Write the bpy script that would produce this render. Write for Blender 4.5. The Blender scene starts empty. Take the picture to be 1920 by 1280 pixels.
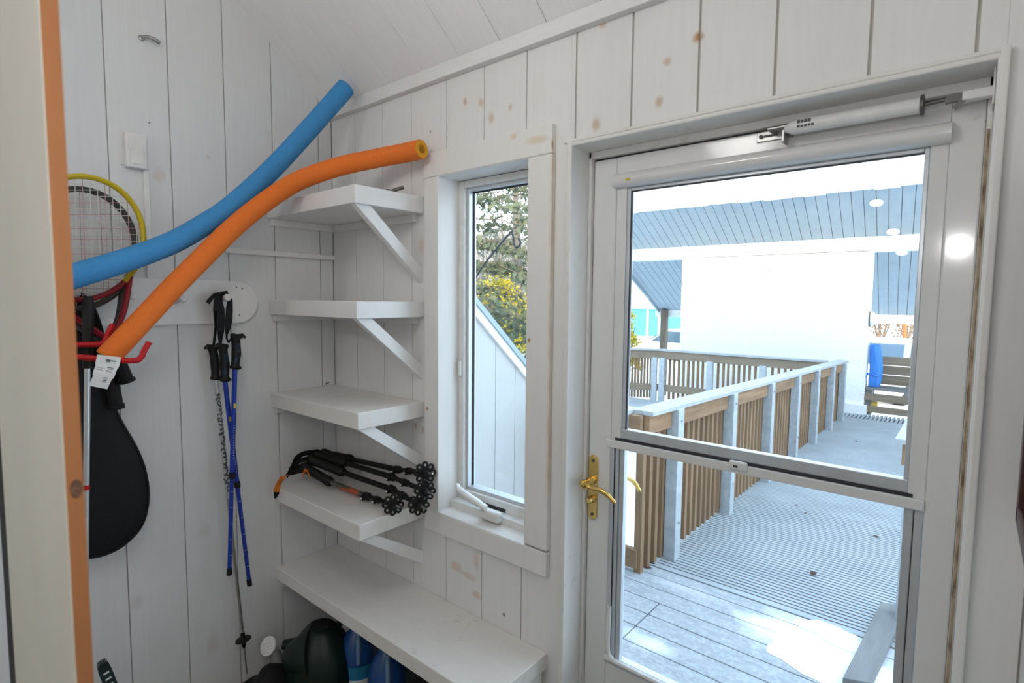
import bpy, bmesh, math, random
from mathutils import Vector, Matrix
random.seed(7)
SC = bpy.context.scene
COL = SC.collection

# ------------------------------------------------------------------ camera
F = 1030.0                                   # focal length in pixels of the 1920 wide frame
YAW, PITCH, ROLL = math.radians(-40.05), math.radians(-4.45), math.radians(0.55)
CAM = Vector((2.24, -1.40, 1.60))
fwd = Vector((math.sin(YAW)*math.cos(PITCH), math.cos(YAW)*math.cos(PITCH), math.sin(PITCH)))
rt0 = Vector((math.cos(YAW), -math.sin(YAW), 0)); up0 = rt0.cross(fwd)
cR, sR = math.cos(ROLL), math.sin(ROLL)
RT = cR*rt0 + sR*up0; UP = -sR*rt0 + cR*up0
cd = bpy.data.cameras.new('camera'); cam = bpy.data.objects.new('camera', cd); COL.objects.link(cam)
cd.sensor_width = 36; cd.lens = F/1920*36; cd.clip_start = 0.02; cd.clip_end = 300
m = Matrix((RT, UP, -fwd)).transposed().to_4x4(); m.translation = CAM
cam.matrix_world = m
cd.dof.use_dof = True; cd.dof.focus_distance = 2.3; cd.dof.aperture_fstop = 5.0
SC.camera = cam

# ------------------------------------------------------------------ world, sun, lights, exposure
w = bpy.data.worlds.new('sky'); SC.world = w; w.use_nodes = True
nt = w.node_tree; nt.nodes.clear()
bg = nt.nodes.new('ShaderNodeBackground'); wo = nt.nodes.new('ShaderNodeOutputWorld')
tc = nt.nodes.new('ShaderNodeTexCoord'); sx = nt.nodes.new('ShaderNodeSeparateXYZ')
cr = nt.nodes.new('ShaderNodeValToRGB')
cr.color_ramp.elements[0].position = 0.0; cr.color_ramp.elements[0].color = (0.84, 0.92, 1.0, 1)
cr.color_ramp.elements[1].position = 0.7; cr.color_ramp.elements[1].color = (0.58, 0.78, 1.0, 1)
nt.links.new(tc.outputs['Generated'], sx.inputs[0]); nt.links.new(sx.outputs['Z'], cr.inputs[0])
nt.links.new(cr.outputs[0], bg.inputs['Color']); bg.inputs['Strength'].default_value = 3.9
nt.links.new(bg.outputs[0], wo.inputs['Surface'])

def light(name, kind, loc, energy, color, target=None, size=None, sizey=None):
    d = bpy.data.lights.new(name, kind); d.energy = energy; d.color = color
    o = bpy.data.objects.new(name, d); COL.objects.link(o); o.location = loc
    if target is not None:
        o.rotation_euler = (Vector(target)-Vector(loc)).to_track_quat('-Z', 'Y').to_euler()
    if kind == 'AREA':
        d.shape = 'RECTANGLE'; d.size = size; d.size_y = sizey or size
    elif size is not None and kind in ('POINT', 'SPOT'):
        d.shadow_soft_size = size
    return o
sun = light('low_sun', 'SUN', (8, -12, 6), 6.0, (1.0, 0.80, 0.50))
sun.rotation_euler = Vector((-0.62, 0.78, -0.28)).to_track_quat('-Z', 'Y').to_euler(); sun.data.angle = 0.01
light('camera_flash', 'POINT', (2.17, -1.42, 1.84), 6.5, (1.0, 0.99, 0.985), size=0.013)
light('added_entry_fill', 'POINT', (1.32, -1.20, 2.42), 10.0, (1.0, 0.985, 0.975), size=0.16)  # unseen fill light, added to brighten the entry walls and ceiling
light('added_rear_fill', 'POINT', (0.95, -3.0, 2.45), 18.0, (1.0, 0.985, 0.965), size=0.16)  # unseen fill added behind the camera to lift the cream board and shelves

SC.view_settings.view_transform = 'Standard'
SC.view_settings.look = 'None'
SC.view_settings.exposure = 0.0
SC.view_settings.gamma = 1.0
SC.view_settings.use_curve_mapping = False

# ------------------------------------------------------------------ measuring helpers (points on real planes)
def ray(px, py):
    return RT*((px-960)/F) + UP*(-(py-640)/F) + fwd
def onX(px, py, x): r = ray(px, py); return CAM + r*((x-CAM.x)/r.x)
def onY(px, py, y): r = ray(px, py); return CAM + r*((y-CAM.y)/r.y)
def onZ(px, py, z): r = ray(px, py); return CAM + r*((z-CAM.z)/r.z)

# ------------------------------------------------------------------ materials
def newmat(name):
    mt = bpy.data.materials.new(name); mt.use_nodes = True
    n = mt.node_tree.nodes; l = mt.node_tree.links
    return mt, n, l, n['Principled BSDF']
def rgba(c): return (c[0], c[1], c[2], 1)
def vmul(n, l, src, s):
    v = n.new('ShaderNodeVectorMath'); v.operation = 'MULTIPLY'; l.new(src, v.inputs[0]); v.inputs[1].default_value = s
    return v.outputs[0]
def mixcol(n, l, fac, a, b):
    mx = n.new('ShaderNodeMix'); mx.data_type = 'RGBA'
    if isinstance(fac, (int, float)): mx.inputs[0].default_value = fac
    else: l.new(fac, mx.inputs[0])
    for i, c in ((6, a), (7, b)):
        if isinstance(c, tuple): mx.inputs[i].default_value = rgba(c)
        else: l.new(c, mx.inputs[i])
    return mx.outputs[2]
def noise(n, l, vec, scale, detail=4, rough=0.55):
    t = n.new('ShaderNodeTexNoise'); t.inputs['Scale'].default_value = scale; t.inputs['Detail'].default_value = detail
    t.inputs['Roughness'].default_value = rough
    l.new(vec, t.inputs['Vector']); return t.outputs['Fac']
def ramp(n, l, fac, lo, hi, inv=False):
    r = n.new('ShaderNodeMapRange'); l.new(fac, r.inputs[0]); r.inputs[1].default_value = lo; r.inputs[2].default_value = hi
    if inv: r.inputs[3].default_value = 1; r.inputs[4].default_value = 0
    return r.outputs[0]
def mathn(n, l, op, a, b):
    t = n.new('ShaderNodeMath'); t.operation = op
    for i, v in ((0, a), (1, b)):
        if isinstance(v, (int, float)): t.inputs[i].default_value = v
        else: l.new(v, t.inputs[i])
    return t.outputs[0]
def simple(name, c, rough=0.5, metal=0.0, c2=None, scale=20, stretch=(1, 1, 1), lo=0.35, hi=0.65, bump=0.0, spec=None, sheen=0):
    mt, n, l, p = newmat(name)
    p.inputs['Roughness'].default_value = rough; p.inputs['Metallic'].default_value = metal
    if spec is not None: p.inputs['Specular IOR Level'].default_value = spec
    g = n.new('ShaderNodeNewGeometry'); v = vmul(n, l, g.outputs['Position'], stretch)
    f = noise(n, l, v, scale)
    if c2 is None: c2 = tuple(x*0.9 for x in c)
    l.new(mixcol(n, l, ramp(n, l, f, lo, hi), c, c2), p.inputs['Base Color'])
    if bump:
        b = n.new('ShaderNodeBump'); b.inputs['Strength'].default_value = bump; b.inputs['Distance'].default_value = 0.004
        l.new(f, b.inputs['Height']); l.new(b.outputs[0], p.inputs['Normal'])
    return mt
def paint(name, base=(0.80, 0.795, 0.78), knots=(), streaks=(), stretch=(6, 6, 0.7), rough=0.5, bump=0.12, dirt=0.0):
    """white painted pine: faint grain, tan knots and tannin streaks where the photo has them"""
    mt, n, l, p = newmat(name); p.inputs['Roughness'].default_value = rough
    g = n.new('ShaderNodeNewGeometry'); pos = g.outputs['Position']
    v = vmul(n, l, pos, stretch)
    f = noise(n, l, v, 9, 6, 0.6)
    col = mixcol(n, l, ramp(n, l, f, 0.3, 0.75), base, tuple(x*0.955 for x in base))
    f2 = noise(n, l, pos, 2.3, 3)
    col = mixcol(n, l, mathn(n, l, 'MULTIPLY', ramp(n, l, f2, 0.55, 0.75), 0.5), col, (base[0]*0.95, base[1]*0.91, base[2]*0.88))
    if dirt:
        f3 = noise(n, l, pos, 34, 5)
        f4 = noise(n, l, pos, 5, 3)
        d = mathn(n, l, 'MULTIPLY', ramp(n, l, f3, 0.58, 0.7), ramp(n, l, f4, 0.45, 0.7))
        col = mixcol(n, l, mathn(n, l, 'MULTIPLY', d, dirt), col, (0.50, 0.40, 0.28))
    wob = n.new('ShaderNodeTexNoise'); wob.inputs['Scale'].default_value = 30; l.new(pos, wob.inputs['Vector'])
    for (kx, ky, kz, rx, rz, strength, kc) in knots:
        d = n.new('ShaderNodeVectorMath'); d.operation = 'SUBTRACT'; l.new(pos, d.inputs[0]); d.inputs[1].default_value = (kx, ky, kz)
        s = vmul(n, l, d.outputs[0], (1/rx, 1/rx, 1/rz))
        ln = n.new('ShaderNodeVectorMath'); ln.operation = 'LENGTH'; l.new(s, ln.inputs[0])
        dist = mathn(n, l, 'ADD', ln.outputs['Value'], mathn(n, l, 'MULTIPLY', wob.outputs['Fac'], 0.8))
        k = ramp(n, l, dist, 0.8, 1.5, inv=True)
        col = mixcol(n, l, mathn(n, l, 'MULTIPLY', k, strength), col, kc)
    for (x0, x1, z0, z1, strength, kc) in streaks:        # a vertical run of tannin, broken up by noise
        sp = n.new('ShaderNodeSeparateXYZ'); l.new(pos, sp.inputs[0])
        cx, hx = (x0+x1)/2, (x1-x0)/2
        ax = mathn(n, l, 'ABSOLUTE', mathn(n, l, 'SUBTRACT', sp.outputs['X'], cx), 0)
        inx = ramp(n, l, ax, hx*0.35, hx*1.2, inv=True)
        az = mathn(n, l, 'ABSOLUTE', mathn(n, l, 'SUBTRACT', sp.outputs['Z'], (z0+z1)/2), 0)
        inz = ramp(n, l, az, (z1-z0)/2*0.8, (z1-z0)/2, inv=True)
        nz = noise(n, l, vmul(n, l, pos, (8, 8, 2)), 6, 3)
        k = mathn(n, l, 'MULTIPLY', mathn(n, l, 'MULTIPLY', inx, inz), mathn(n, l, 'MULTIPLY', ramp(n, l, nz, 0.3, 0.6), strength))
        col = mixcol(n, l, k, col, kc)
    l.new(col, p.inputs['Base Color'])
    b = n.new('ShaderNodeBump'); b.inputs['Strength'].default_value = bump; b.inputs['Distance'].default_value = 0.003
    l.new(f, b.inputs['Height']); l.new(b.outputs[0], p.inputs['Normal'])
    return mt
def wood(name, c1, c2, stretch=(1, 1, 0.12), scale=14, rough=0.75, bump=0.25, vary=0.25):
    mt, n, l, p = newmat(name); p.inputs['Roughness'].default_value = rough
    g = n.new('ShaderNodeNewGeometry'); oi = n.new('ShaderNodeObjectInfo')
    off = n.new('ShaderNodeVectorMath'); off.operation = 'ADD'
    l.new(vmul(n, l, g.outputs['Position'], stretch), off.inputs[0])
    cmb = n.new('ShaderNodeCombineXYZ'); l.new(mathn(n, l, 'MULTIPLY', oi.outputs['Random'], 20), cmb.inputs[0]); l.new(cmb.outputs[0], off.inputs[1])
    f = noise(n, l, off.outputs[0], scale, 6, 0.6)
    col = mixcol(n, l, ramp(n, l, f, 0.3, 0.7), c1, c2)
    col = mixcol(n, l, mathn(n, l, 'MULTIPLY', oi.outputs['Random'], vary), col, tuple(x*0.45 for x in c1))
    l.new(col, p.inputs['Base Color'])
    b = n.new('ShaderNodeBump'); b.inputs['Strength'].default_value = bump; b.inputs['Distance'].default_value = 0.003
    l.new(f, b.inputs['Height']); l.new(b.outputs[0], p.inputs['Normal'])
    return mt
def glassmat(name, refl=0.05, tint=(1, 1, 1)):
    mt = bpy.data.materials.new(name); mt.use_nodes = True; n = mt.node_tree.nodes; l = mt.node_tree.links
    n.clear(); o = n.new('ShaderNodeOutputMaterial'); mx = n.new('ShaderNodeMixShader'); tr = n.new('ShaderNodeBsdfTransparent')
    gl = n.new('ShaderNodeBsdfGlossy'); gl.inputs['Roughness'].default_value = 0.02
    tr.inputs[0].default_value = rgba(tint); lw = n.new('ShaderNodeLayerWeight'); lw.inputs[0].default_value = 0.12
    f = mathn(n, l, 'ADD', mathn(n, l, 'MULTIPLY', lw.outputs['Fresnel'], 0.45), refl*0.3)
    l.new(f, mx.inputs[0]); l.new(tr.outputs[0], mx.inputs[1]); l.new(gl.outputs[0], mx.inputs[2]); l.new(mx.outputs[0], o.inputs[0])
    return mt
def emit(name, c, s):
    mt, n, l, p = newmat(name); p.inputs['Base Color'].default_value = rgba(c)
    p.inputs['Emission Color'].default_value = rgba(c); p.inputs['Emission Strength'].default_value = s
    return mt

# ------------------------------------------------------------------ mesh builder
class MB:
    def __init__(s): s.bm = bmesh.new()
    def face(s, co):
        vs = [s.bm.verts.new(c) for c in co]
        try: return s.bm.faces.new(vs)
        except ValueError: return None
    def hexa(s, p):      # 8 points: bottom 4 then top 4, same winding
        v = [s.bm.verts.new(c) for c in p]
        for q in ((3, 2, 1, 0), (4, 5, 6, 7), (0, 1, 5, 4), (1, 2, 6, 5), (2, 3, 7, 6), (3, 0, 4, 7)):
            s.bm.faces.new([v[i] for i in q])
    def box(s, x0, x1, y0, y1, z0, z1):
        s.hexa([(x0, y0, z0), (x1, y0, z0), (x1, y1, z0), (x0, y1, z0), (x0, y0, z1), (x1, y0, z1), (x1, y1, z1), (x0, y1, z1)])
    def obox(s, c, a, b, d):   # centre and three half vectors
        c, a, b, d = Vector(c), Vector(a), Vector(b), Vector(d)
        s.hexa([c-a-b-d, c+a-b-d, c+a+b-d, c-a+b-d, c-a-b+d, c+a-b+d, c+a+b+d, c-a+b+d])
    def beam(s, p, q, wid, hgt, upv=(0, 0, 1)):
        p, q = Vector(p), Vector(q); d = (q-p); u = Vector(upv); side = d.cross(u).normalized(); u2 = side.cross(d).normalized()
        s.obox((p+q)/2, d/2, side*wid/2, u2*hgt/2)
    def prism(s, poly, vec):
        poly = [Vector(p) for p in poly]; vec = Vector(vec); n = len(poly)
        a = [s.bm.verts.new(p) for p in poly]; b = [s.bm.verts.new(p+vec) for p in poly]
        s.bm.faces.new(a[::-1]); s.bm.faces.new(b)
        for i in range(n): s.bm.faces.new([a[i], a[(i+1) % n], b[(i+1) % n], b[i]])
    def tube(s, pts, r, seg=12, closed=False, flat=1.0, caps=True, upv=None):
        pts = [Vector(p) for p in pts]; n = len(pts)
        if not isinstance(r, (list, tuple)): r = [r]*n
        rings = []; u = None
        for i in range(n):
            if closed: t = pts[(i+1) % n]-pts[i-1]
            else: t = pts[min(i+1, n-1)]-pts[max(i-1, 0)]
            if t.length < 1e-9: t = Vector((0, 0, 1))
            t.normalize()
            if upv is not None: u = Vector(upv)
            if u is None:
                u = Vector((0, 0, 1)) if abs(t.z) < 0.9 else Vector((1, 0, 0))
            u = (u - t*u.dot(t))
            if u.length < 1e-6: u = t.orthogonal()
            u.normalize(); v = t.cross(u)
            rings.append([s.bm.verts.new(pts[i] + (u*math.cos(2*math.pi*k/seg)*flat + v*math.sin(2*math.pi*k/seg))*r[i]) for k in range(seg)])
        for i in range(n if closed else n-1):
            A, Bq = rings[i], rings[(i+1) % n]
            for k in range(seg): s.bm.faces.new([A[k], A[(k+1) % seg], Bq[(k+1) % seg], Bq[k]])
        if not closed and caps:
            s.bm.faces.new(rings[0][::-1]); s.bm.faces.new(rings[-1])
    def ribbon(s, pts, wid, th, side):
        """flat strap following points; side = width direction"""
        pts = [Vector(p) for p in pts]; sd = Vector(side).normalized(); n = len(pts); R = []
        if not isinstance(wid, (list, tuple)): wid = [wid]*n
        for i in range(n):
            t = (pts[min(i+1, n-1)]-pts[max(i-1, 0)]).normalized()
            s2 = (sd - t*sd.dot(t)).normalized(); nn = t.cross(s2)
            R.append([s.bm.verts.new(pts[i]+s2*a*wid[i]/2+nn*b*th/2) for a, b in ((-1, -1), (1, -1), (1, 1), (-1, 1))])
        for i in range(n-1):
            for k in range(4): s.bm.faces.new([R[i][k], R[i][(k+1) % 4], R[i+1][(k+1) % 4], R[i+1][k]])
        s.bm.faces.new(R[0][::-1]); s.bm.faces.new(R[-1])
    def lathe(s, prof, org, axis=(0, 0, 1), seg=24, sx=1.0, sy=1.0, ref=None):
        ax = Vector(axis).normalized()
        u = Vector(ref) if ref else (Vector((1, 0, 0)) if abs(ax.x) < 0.9 else Vector((0, 1, 0)))
        u = (u-ax*u.dot(ax)).normalized(); v = ax.cross(u); org = Vector(org); R = []
        for r, h in prof:
            R.append([s.bm.verts.new(org+ax*h+(u*math.cos(2*math.pi*k/seg)*sx+v*math.sin(2*math.pi*k/seg)*sy)*max(r, 1e-4)) for k in range(seg)])
        for i in range(len(R)-1):
            for k in range(seg): s.bm.faces.new([R[i][k], R[i][(k+1) % seg], R[i+1][(k+1) % seg], R[i+1][k]])
        s.bm.faces.new(R[0][::-1]); s.bm.faces.new(R[-1])
    def sphere(s, c, r, sc=(1, 1, 1), seg=16):
        c = Vector(c); n0 = len(s.bm.verts)
        res = bmesh.ops.create_uvsphere(s.bm, u_segments=seg, v_segments=seg//2, radius=r)
        for v in res['verts']: v.co = Vector((v.co.x*sc[0], v.co.y*sc[1], v.co.z*sc[2]))+c
    def build(s, name, mat, parent=None, smooth=False, bevel=0.0, org=None, sub=0):
        bm = s.bm; bmesh.ops.recalc_face_normals(bm, faces=bm.faces[:])
        me = bpy.data.meshes.new(name)
        if parent is not None:
            o0 = ORG[parent.name]; org = o0
        elif org is None:
            xs = [v.co.x for v in bm.verts]; ys = [v.co.y for v in bm.verts]; zs = [v.co.z for v in bm.verts]
            org = Vector(((min(xs)+max(xs))/2, (min(ys)+max(ys))/2, min(zs)))
        org = Vector(org)
        for v in bm.verts: v.co -= org
        bm.to_mesh(me); bm.free()
        ob = bpy.data.objects.new(name, me); COL.objects.link(ob)
        if parent is not None: ob.parent = parent
        else: ob.location = org
        ORG[ob.name] = org
        if isinstance(mat, (list, tuple)):
            for q in mat: me.materials.append(q)
        else: me.materials.append(mat)
        if smooth:
            for f in me.polygons: f.use_smooth = True
            try: me.set_sharp_from_angle(angle=math.radians(42))
            except Exception: pass
        if bevel:
            b = ob.modifiers.new('bevel', 'BEVEL'); b.width = bevel; b.segments = 2; b.limit_method = 'ANGLE'; b.angle_limit = math.radians(40)
        if sub:
            q = ob.modifiers.new('sub', 'SUBSURF'); q.levels = sub; q.render_levels = sub
        return ob
ORG = {}
def thing(name, loc, label, cat, group=None):
    o = bpy.data.objects.new(name, None); COL.objects.link(o); o.location = loc; o.empty_display_size = 0.05
    ORG[o.name] = Vector(loc); tag(o, label, cat, group); return o
def tag(o, label, cat, group=None, kind=None):
    o['label'] = label; o['category'] = cat
    if group: o['group'] = group
    if kind: o['kind'] = kind
    return o
def struct(o, label, cat): return tag(o, label, cat, kind='structure')
def part(name, mb, mat, parent, smooth=False, bevel=0.0, label=None, sub=0):
    o = mb.build(name, mat, parent, smooth, bevel, sub=sub)
    if label: o['label'] = label
    return o
def smoothpath(pts, n=8):
    """Catmull-Rom through the points"""
    P = [Vector(p) for p in pts]; out = []
    for i in range(len(P)-1):
        p0, p1, p2, p3 = P[max(i-1, 0)], P[i], P[i+1], P[min(i+2, len(P)-1)]
        for k in range(n):
            t = k/n
            out.append(0.5*((2*p1)+(p2-p0)*t+(2*p0-5*p1+4*p2-p3)*t*t+(3*p1-p0-3*p2+p3)*t**3))
    out.append(P[-1]); return out

# ------------------------------------------------------------------ material set
TAN = (0.55, 0.40, 0.27); RUST = (0.50, 0.22, 0.06); BRN = (0.30, 0.17, 0.07)
wb_knots = []
for px, py, rx, rz, st, kc in ((872, 190, .011, .016, .8, TAN), (902, 192, .016, .018, .55, TAN), (921, 221, .016, .022, .6, TAN), (957, 201, .010, .015, .6, TAN),
        (1131, 43, .016, .016, .75, TAN), (1310, 69, .017, .016, 1.0, (.45, .25, .12)), (1117, 233, .017, .022, .75, TAN), (1251, 116, .013, .013, .7, TAN),
        (1236, 191, .014, .017, .8, TAN), (807, 247, .006, .006, .8, BRN), (790, 460, .02, .04, .35, (.60, .42, .22)),
        (855, 1062, .035, .022, 0.33, RUST), (880, 1080, .045, .016, .3, RUST), (893, 1052, .018, .035, .28, RUST), (893, 1115, .03, .018, .36, RUST), (945, 1152, .007, .008, .9, (.1, .06, .03)),
        (779, 798, .010, .016, .5, RUST), (793, 806, .010, .018, .4, RUST)):
    p_ = onY(px, py, 0.0); wb_knots.append((p_.x, p_.y, p_.z, rx, rz, st, kc))
M = {}
M['wall_front'] = paint('white_paint_front_boards', knots=wb_knots, stretch=(7, 7, 0.6))
wa_knots = []
for px, py, rx, rz, st, kc in ((390, 295, .012, .012, .3, TAN), (300, 330, .025, .03, .25, TAN), (383, 995, .03, .035, .22, (.5, .45, .38)), (255, 1130, .03, .03, .25, (.5, .45, .38)), (400, 1205, .03, .05, .25, (.5, .45, .36)), (280, 230, .004, .004, .9, (.1, .08, .06)), (228, 309, .003, .003, .9, (.1, .08, .06))):
    p_ = onX(px, py, 0.0); wa_knots.append((p_.x, p_.y, p_.z, rx, rz, st, kc))
M['wall_left'] = paint('white_paint_left_boards', base=(0.765, 0.775, 0.785), knots=wa_knots, stretch=(7, 7, 0.5), bump=0.22)
M['ceiling'] = paint('white_paint_ceiling', base=(0.88, 0.87, 0.865), stretch=(9, 1.0, 1.0), bump=0.4)
M['groove'] = simple('groove_shadowed_paint', (0.60, 0.57, 0.53), 0.8)
M['trim'] = paint('white_paint_trim', base=(0.81, 0.805, 0.79), stretch=(0.8, 6, 6))
cas = []
for px, py, rx, rz, st, kc in ((1038, 270, .008, .018, 1.0, (.40, .17, .03)), (1010, 262, .05, .014, .45, (.60, .45, .2)), (963, 256, .016, .012, .5, (.65, .48, .2)),
        (992, 638, .009, .010, .95, (.48, .25, .08)), (801, 766, .009, .010, .9, (.45, .2, .06)), (842, 833, .008, .017, .95, (.38, .15, .03))):
    p_ = onY(px, py, -.02); cas.append((p_.x, p_.y, p_.z, rx, rz, st, kc))
M['casing'] = paint('white_paint_casing', base=(0.82, 0.81, 0.785), knots=cas, streaks=((1.224, 1.242, 0.9, 2.13, .55, (.62, .45, .28)),), stretch=(5, 5, 0.8))
M['jamb'] = paint('white_paint_door_jamb', base=(0.80, 0.79, 0.76), dirt=0.35, stretch=(5, 5, 0.6))
M['shelf'] = paint('white_gloss_shelf_paint', base=(0.84, 0.84, 0.835), stretch=(1, 4, 4), rough=0.35, bump=0.05)
M['shelf_old'] = paint('worn_shelf_paint', base=(0.82, 0.80, 0.76), stretch=(1, 4, 4), rough=0.5, bump=0.08, dirt=0.5)
M['door'] = simple('white_storm_door_enamel', (0.78, 0.78, 0.775), 0.11, c2=(0.75, 0.75, 0.745), scale=6, spec=0.5)
M['alu'] = simple('brushed_aluminium_sash', (0.62, 0.66, 0.70), 0.3, metal=0.35, scale=30, stretch=(1, 1, 0.1))
M['gasket'] = simple('dark_rubber_gasket', (0.03, 0.03, 0.035), 0.6)
M['brass'] = simple('polished_brass', (0.80, 0.58, 0.22), 0.22, metal=1.0, c2=(0.70, 0.48, 0.15))
M['glass'] = glassmat('window_glass', 0.06, (0.97, 0.99, 0.99))
M['vinyl'] = simple('white_vinyl_sash', (0.80, 0.80, 0.78), 0.35)
M['floor'] = wood('floor_boards', (0.30, 0.24, 0.18), (0.20, 0.16, 0.12), stretch=(0.1, 1, 1), vary=0)
M['black'] = simple('black_nylon', (0.008, 0.008, 0.009), 0.6, c2=(0.012, 0.012, 0.013), scale=200, spec=0.22)
M['blackpl'] = simple('black_plastic', (0.010, 0.010, 0.010), 0.5, spec=0.3)
M['white_obj'] = simple('white_plastic', (0.82, 0.82, 0.81), 0.4)
M['steel'] = simple('dull_steel', (0.42, 0.42, 0.41), 0.35, metal=0.9)
M['dark_steel'] = simple('dark_steel', (0.16, 0.15, 0.14), 0.45, metal=0.7)
M['blue_foam'] = simple('blue_foam', (0.055, 0.29, 0.62), 0.85, c2=(0.045, 0.26, 0.58), scale=260, bump=0.35)
M['orange_foam'] = simple('orange_foam', (0.86, 0.20, 0.025), 0.85, c2=(0.78, 0.17, 0.02), scale=260, bump=0.35)
M['yellow_foam'] = simple('yellowed_foam_end', (0.80, 0.36, 0.02), 0.85)
M['red_vinyl'] = simple('red_vinyl', (0.50, 0.010, 0.014), 0.45, spec=0.3)
M['yellow'] = simple('yellow_lacquer', (0.62, 0.46, 0.015), 0.3)
M['red_lac'] = simple('dark_red_lacquer', (0.30, 0.012, 0.025), 0.25)
M['grey_lac'] = simple('dark_grey_lacquer', (0.06, 0.058, 0.055), 0.35)
M['string'] = simple('white_string', (0.70, 0.70, 0.66), 0.5)
M['redstring'] = simple('faded_red_string', (0.55, 0.28, 0.28), 0.5)
M['blue_pole'] = simple('blue_anodised', (0.018, 0.055, 0.42), 0.28, metal=0.35)
M['silver_pole'] = simple('silver_anodised', (0.62, 0.63, 0.64), 0.3, metal=0.6)
M['bluedots'] = simple('blue_rubber', (0.03, 0.12, 0.30), 0.5)
M['orange_cloth'] = simple('orange_nylon', (0.75, 0.20, 0.02), 0.6)
M['olive'] = simple('olive_grey_shaft', (0.09, 0.085, 0.065), 0.4)
M['red_orange'] = simple('red_orange_band', (0.45, 0.09, 0.03), 0.45)
M['green_pl'] = simple('dark_green_plastic', (0.003, 0.015, 0.011), 0.4, spec=0.35)
M['blue_jug'] = simple('blue_jug_plastic', (0.015, 0.075, 0.26), 0.25)
M['cyan'] = simple('cyan_label', (0.02, 0.20, 0.38), 0.4)
M['paper'] = simple('printed_paper', (0.78, 0.78, 0.77), 0.6)
M['ink'] = simple('grey_ink', (0.10, 0.10, 0.11), 0.7)
M['rawwood'] = wood('bare_orange_wood', (0.40, 0.16, 0.055), (0.31, 0.12, 0.038), stretch=(1, 1, 0.12), scale=10, bump=0.1, vary=0)
M['cream'] = simple('cream_painted_board', (0.74, 0.71, 0.61), 0.5, c2=(0.68, 0.65, 0.56), scale=4, stretch=(1, 1, 0.4))
M['mahog'] = simple('dark_mahogany', (0.05, 0.012, 0.010), 0.35)
M['matte_print'] = simple('muted_print', (0.35, 0.33, 0.28), 0.6, c2=(0.2, 0.25, 0.25), scale=5)
# outside
M['galv'] = simple('galvanised_steel', (0.46, 0.50, 0.53), 0.5, metal=0.1, c2=(0.36, 0.40, 0.43), scale=18)
M['ramp'] = simple('ribbed_ramp_aluminium', (0.33, 0.355, 0.375), 0.65, metal=0.1, c2=(0.39, 0.42, 0.44), scale=3)
def deckmat():
    mt, n, l, p = newmat('frosted_deck_boards'); p.inputs['Roughness'].default_value = .85
    g = n.new('ShaderNodeNewGeometry'); pos = g.outputs['Position']
    f = noise(n, l, vmul(n, l, pos, (.6, 2, 2)), 14, 6)
    col = mixcol(n, l, ramp(n, l, f, .3, .7), (.37, .39, .41), (.29, .31, .33))
    f = noise(n, l, pos, 45, 5); col = mixcol(n, l, mathn(n, l, 'MULTIPLY', ramp(n, l, f, .45, .7), .35), col, (.62, .64, .67))
    nz = noise(n, l, pos, 5.5, 5, .6)
    for (px, py, rx, ry, st) in ((1215, 1205, .16, .085, .75), (1450, 1175, .26, .10, .7), (1540, 1210, .45, .30, 1.0), (1300, 1110, .3, .06, .2)):
        q = onZ(px, py, -.12); d = n.new('ShaderNodeVectorMath'); d.operation = 'SUBTRACT'; l.new(pos, d.inputs[0]); d.inputs[1].default_value = q
        sc_ = vmul(n, l, d.outputs[0], (1/rx, 1/ry, 0)); ln = n.new('ShaderNodeVectorMath'); ln.operation = 'LENGTH'; l.new(sc_, ln.inputs[0])
        k = ramp(n, l, mathn(n, l, 'ADD', ln.outputs['Value'], mathn(n, l, 'MULTIPLY', nz, 1.4)), 1.0, 1.75, inv=True)
        col = mixcol(n, l, mathn(n, l, 'MULTIPLY', k, st), col, (.80, .83, .88))
    l.new(col, p.inputs['Base Color']); return mt
M['deckb'] = deckmat()
M['cedar'] = wood('cedar_vertical', (0.31, 0.19, 0.105), (0.18, 0.11, 0.06), stretch=(2, 2, 0.15), scale=12)
M['cedar_h'] = wood('cedar_horizontal_y', (0.36, 0.215, 0.115), (0.18, 0.10, 0.05), stretch=(2, 0.15, 2), scale=12)
M['cedar_l'] = wood('cedar_horizontal_end', (0.34, 0.21, 0.12), (0.22, 0.13, 0.07), stretch=(0.15, 2, 2), scale=12)
M['cedar_x'] = wood('cedar_horizontal_x', (0.30, 0.23, 0.16), (0.20, 0.155, 0.11), stretch=(0.15, 2, 2), scale=12)
M['greywood'] = wood('grey_weathered_wood', (0.24, 0.24, 0.235), (0.15, 0.15, 0.15), stretch=(1, 0.2, 1), scale=14)
M['frostcap'] = simple('frosted_rail_cap', (0.44, 0.46, 0.47), 0.8, c2=(0.36, 0.375, 0.38), scale=12)
M['snow'] = simple('snow', (0.86, 0.88, 0.91), 0.8, c2=(0.78, 0.81, 0.86), scale=7, bump=0.4)
M['wwall'] = simple('white_stucco', (0.90, 0.90, 0.90), 0.8, scale=30)
M['soffit'] = simple('grey_soffit_boards', (0.34, 0.41, 0.455), 0.65, c2=(0.31, 0.38, 0.425), scale=5)
M['soffit_gap'] = simple('soffit_board_gap', (0.20, 0.215, 0.225), 0.8)
M['fascia'] = simple('peeling_white_fascia', (0.72, 0.72, 0.72), 0.7, c2=(0.45, 0.43, 0.42), scale=14, stretch=(1, 3, 3), lo=0.55, hi=0.7)
M['shingle'] = simple('grey_roofing', (0.16, 0.155, 0.15), 0.85)
M['lampglow'] = emit('lamp_lens', (1.0, 0.80, 0.55), 2.2)
M['blue_tarp'] = simple('blue_canvas', (0.05, 0.24, 0.68), 0.6, c2=(0.04, 0.20, 0.60), scale=14, stretch=(2, 2, 0.5), bump=0.5)
M['teal'] = simple('teal_siding', (0.10, 0.45, 0.48), 0.7)
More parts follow.
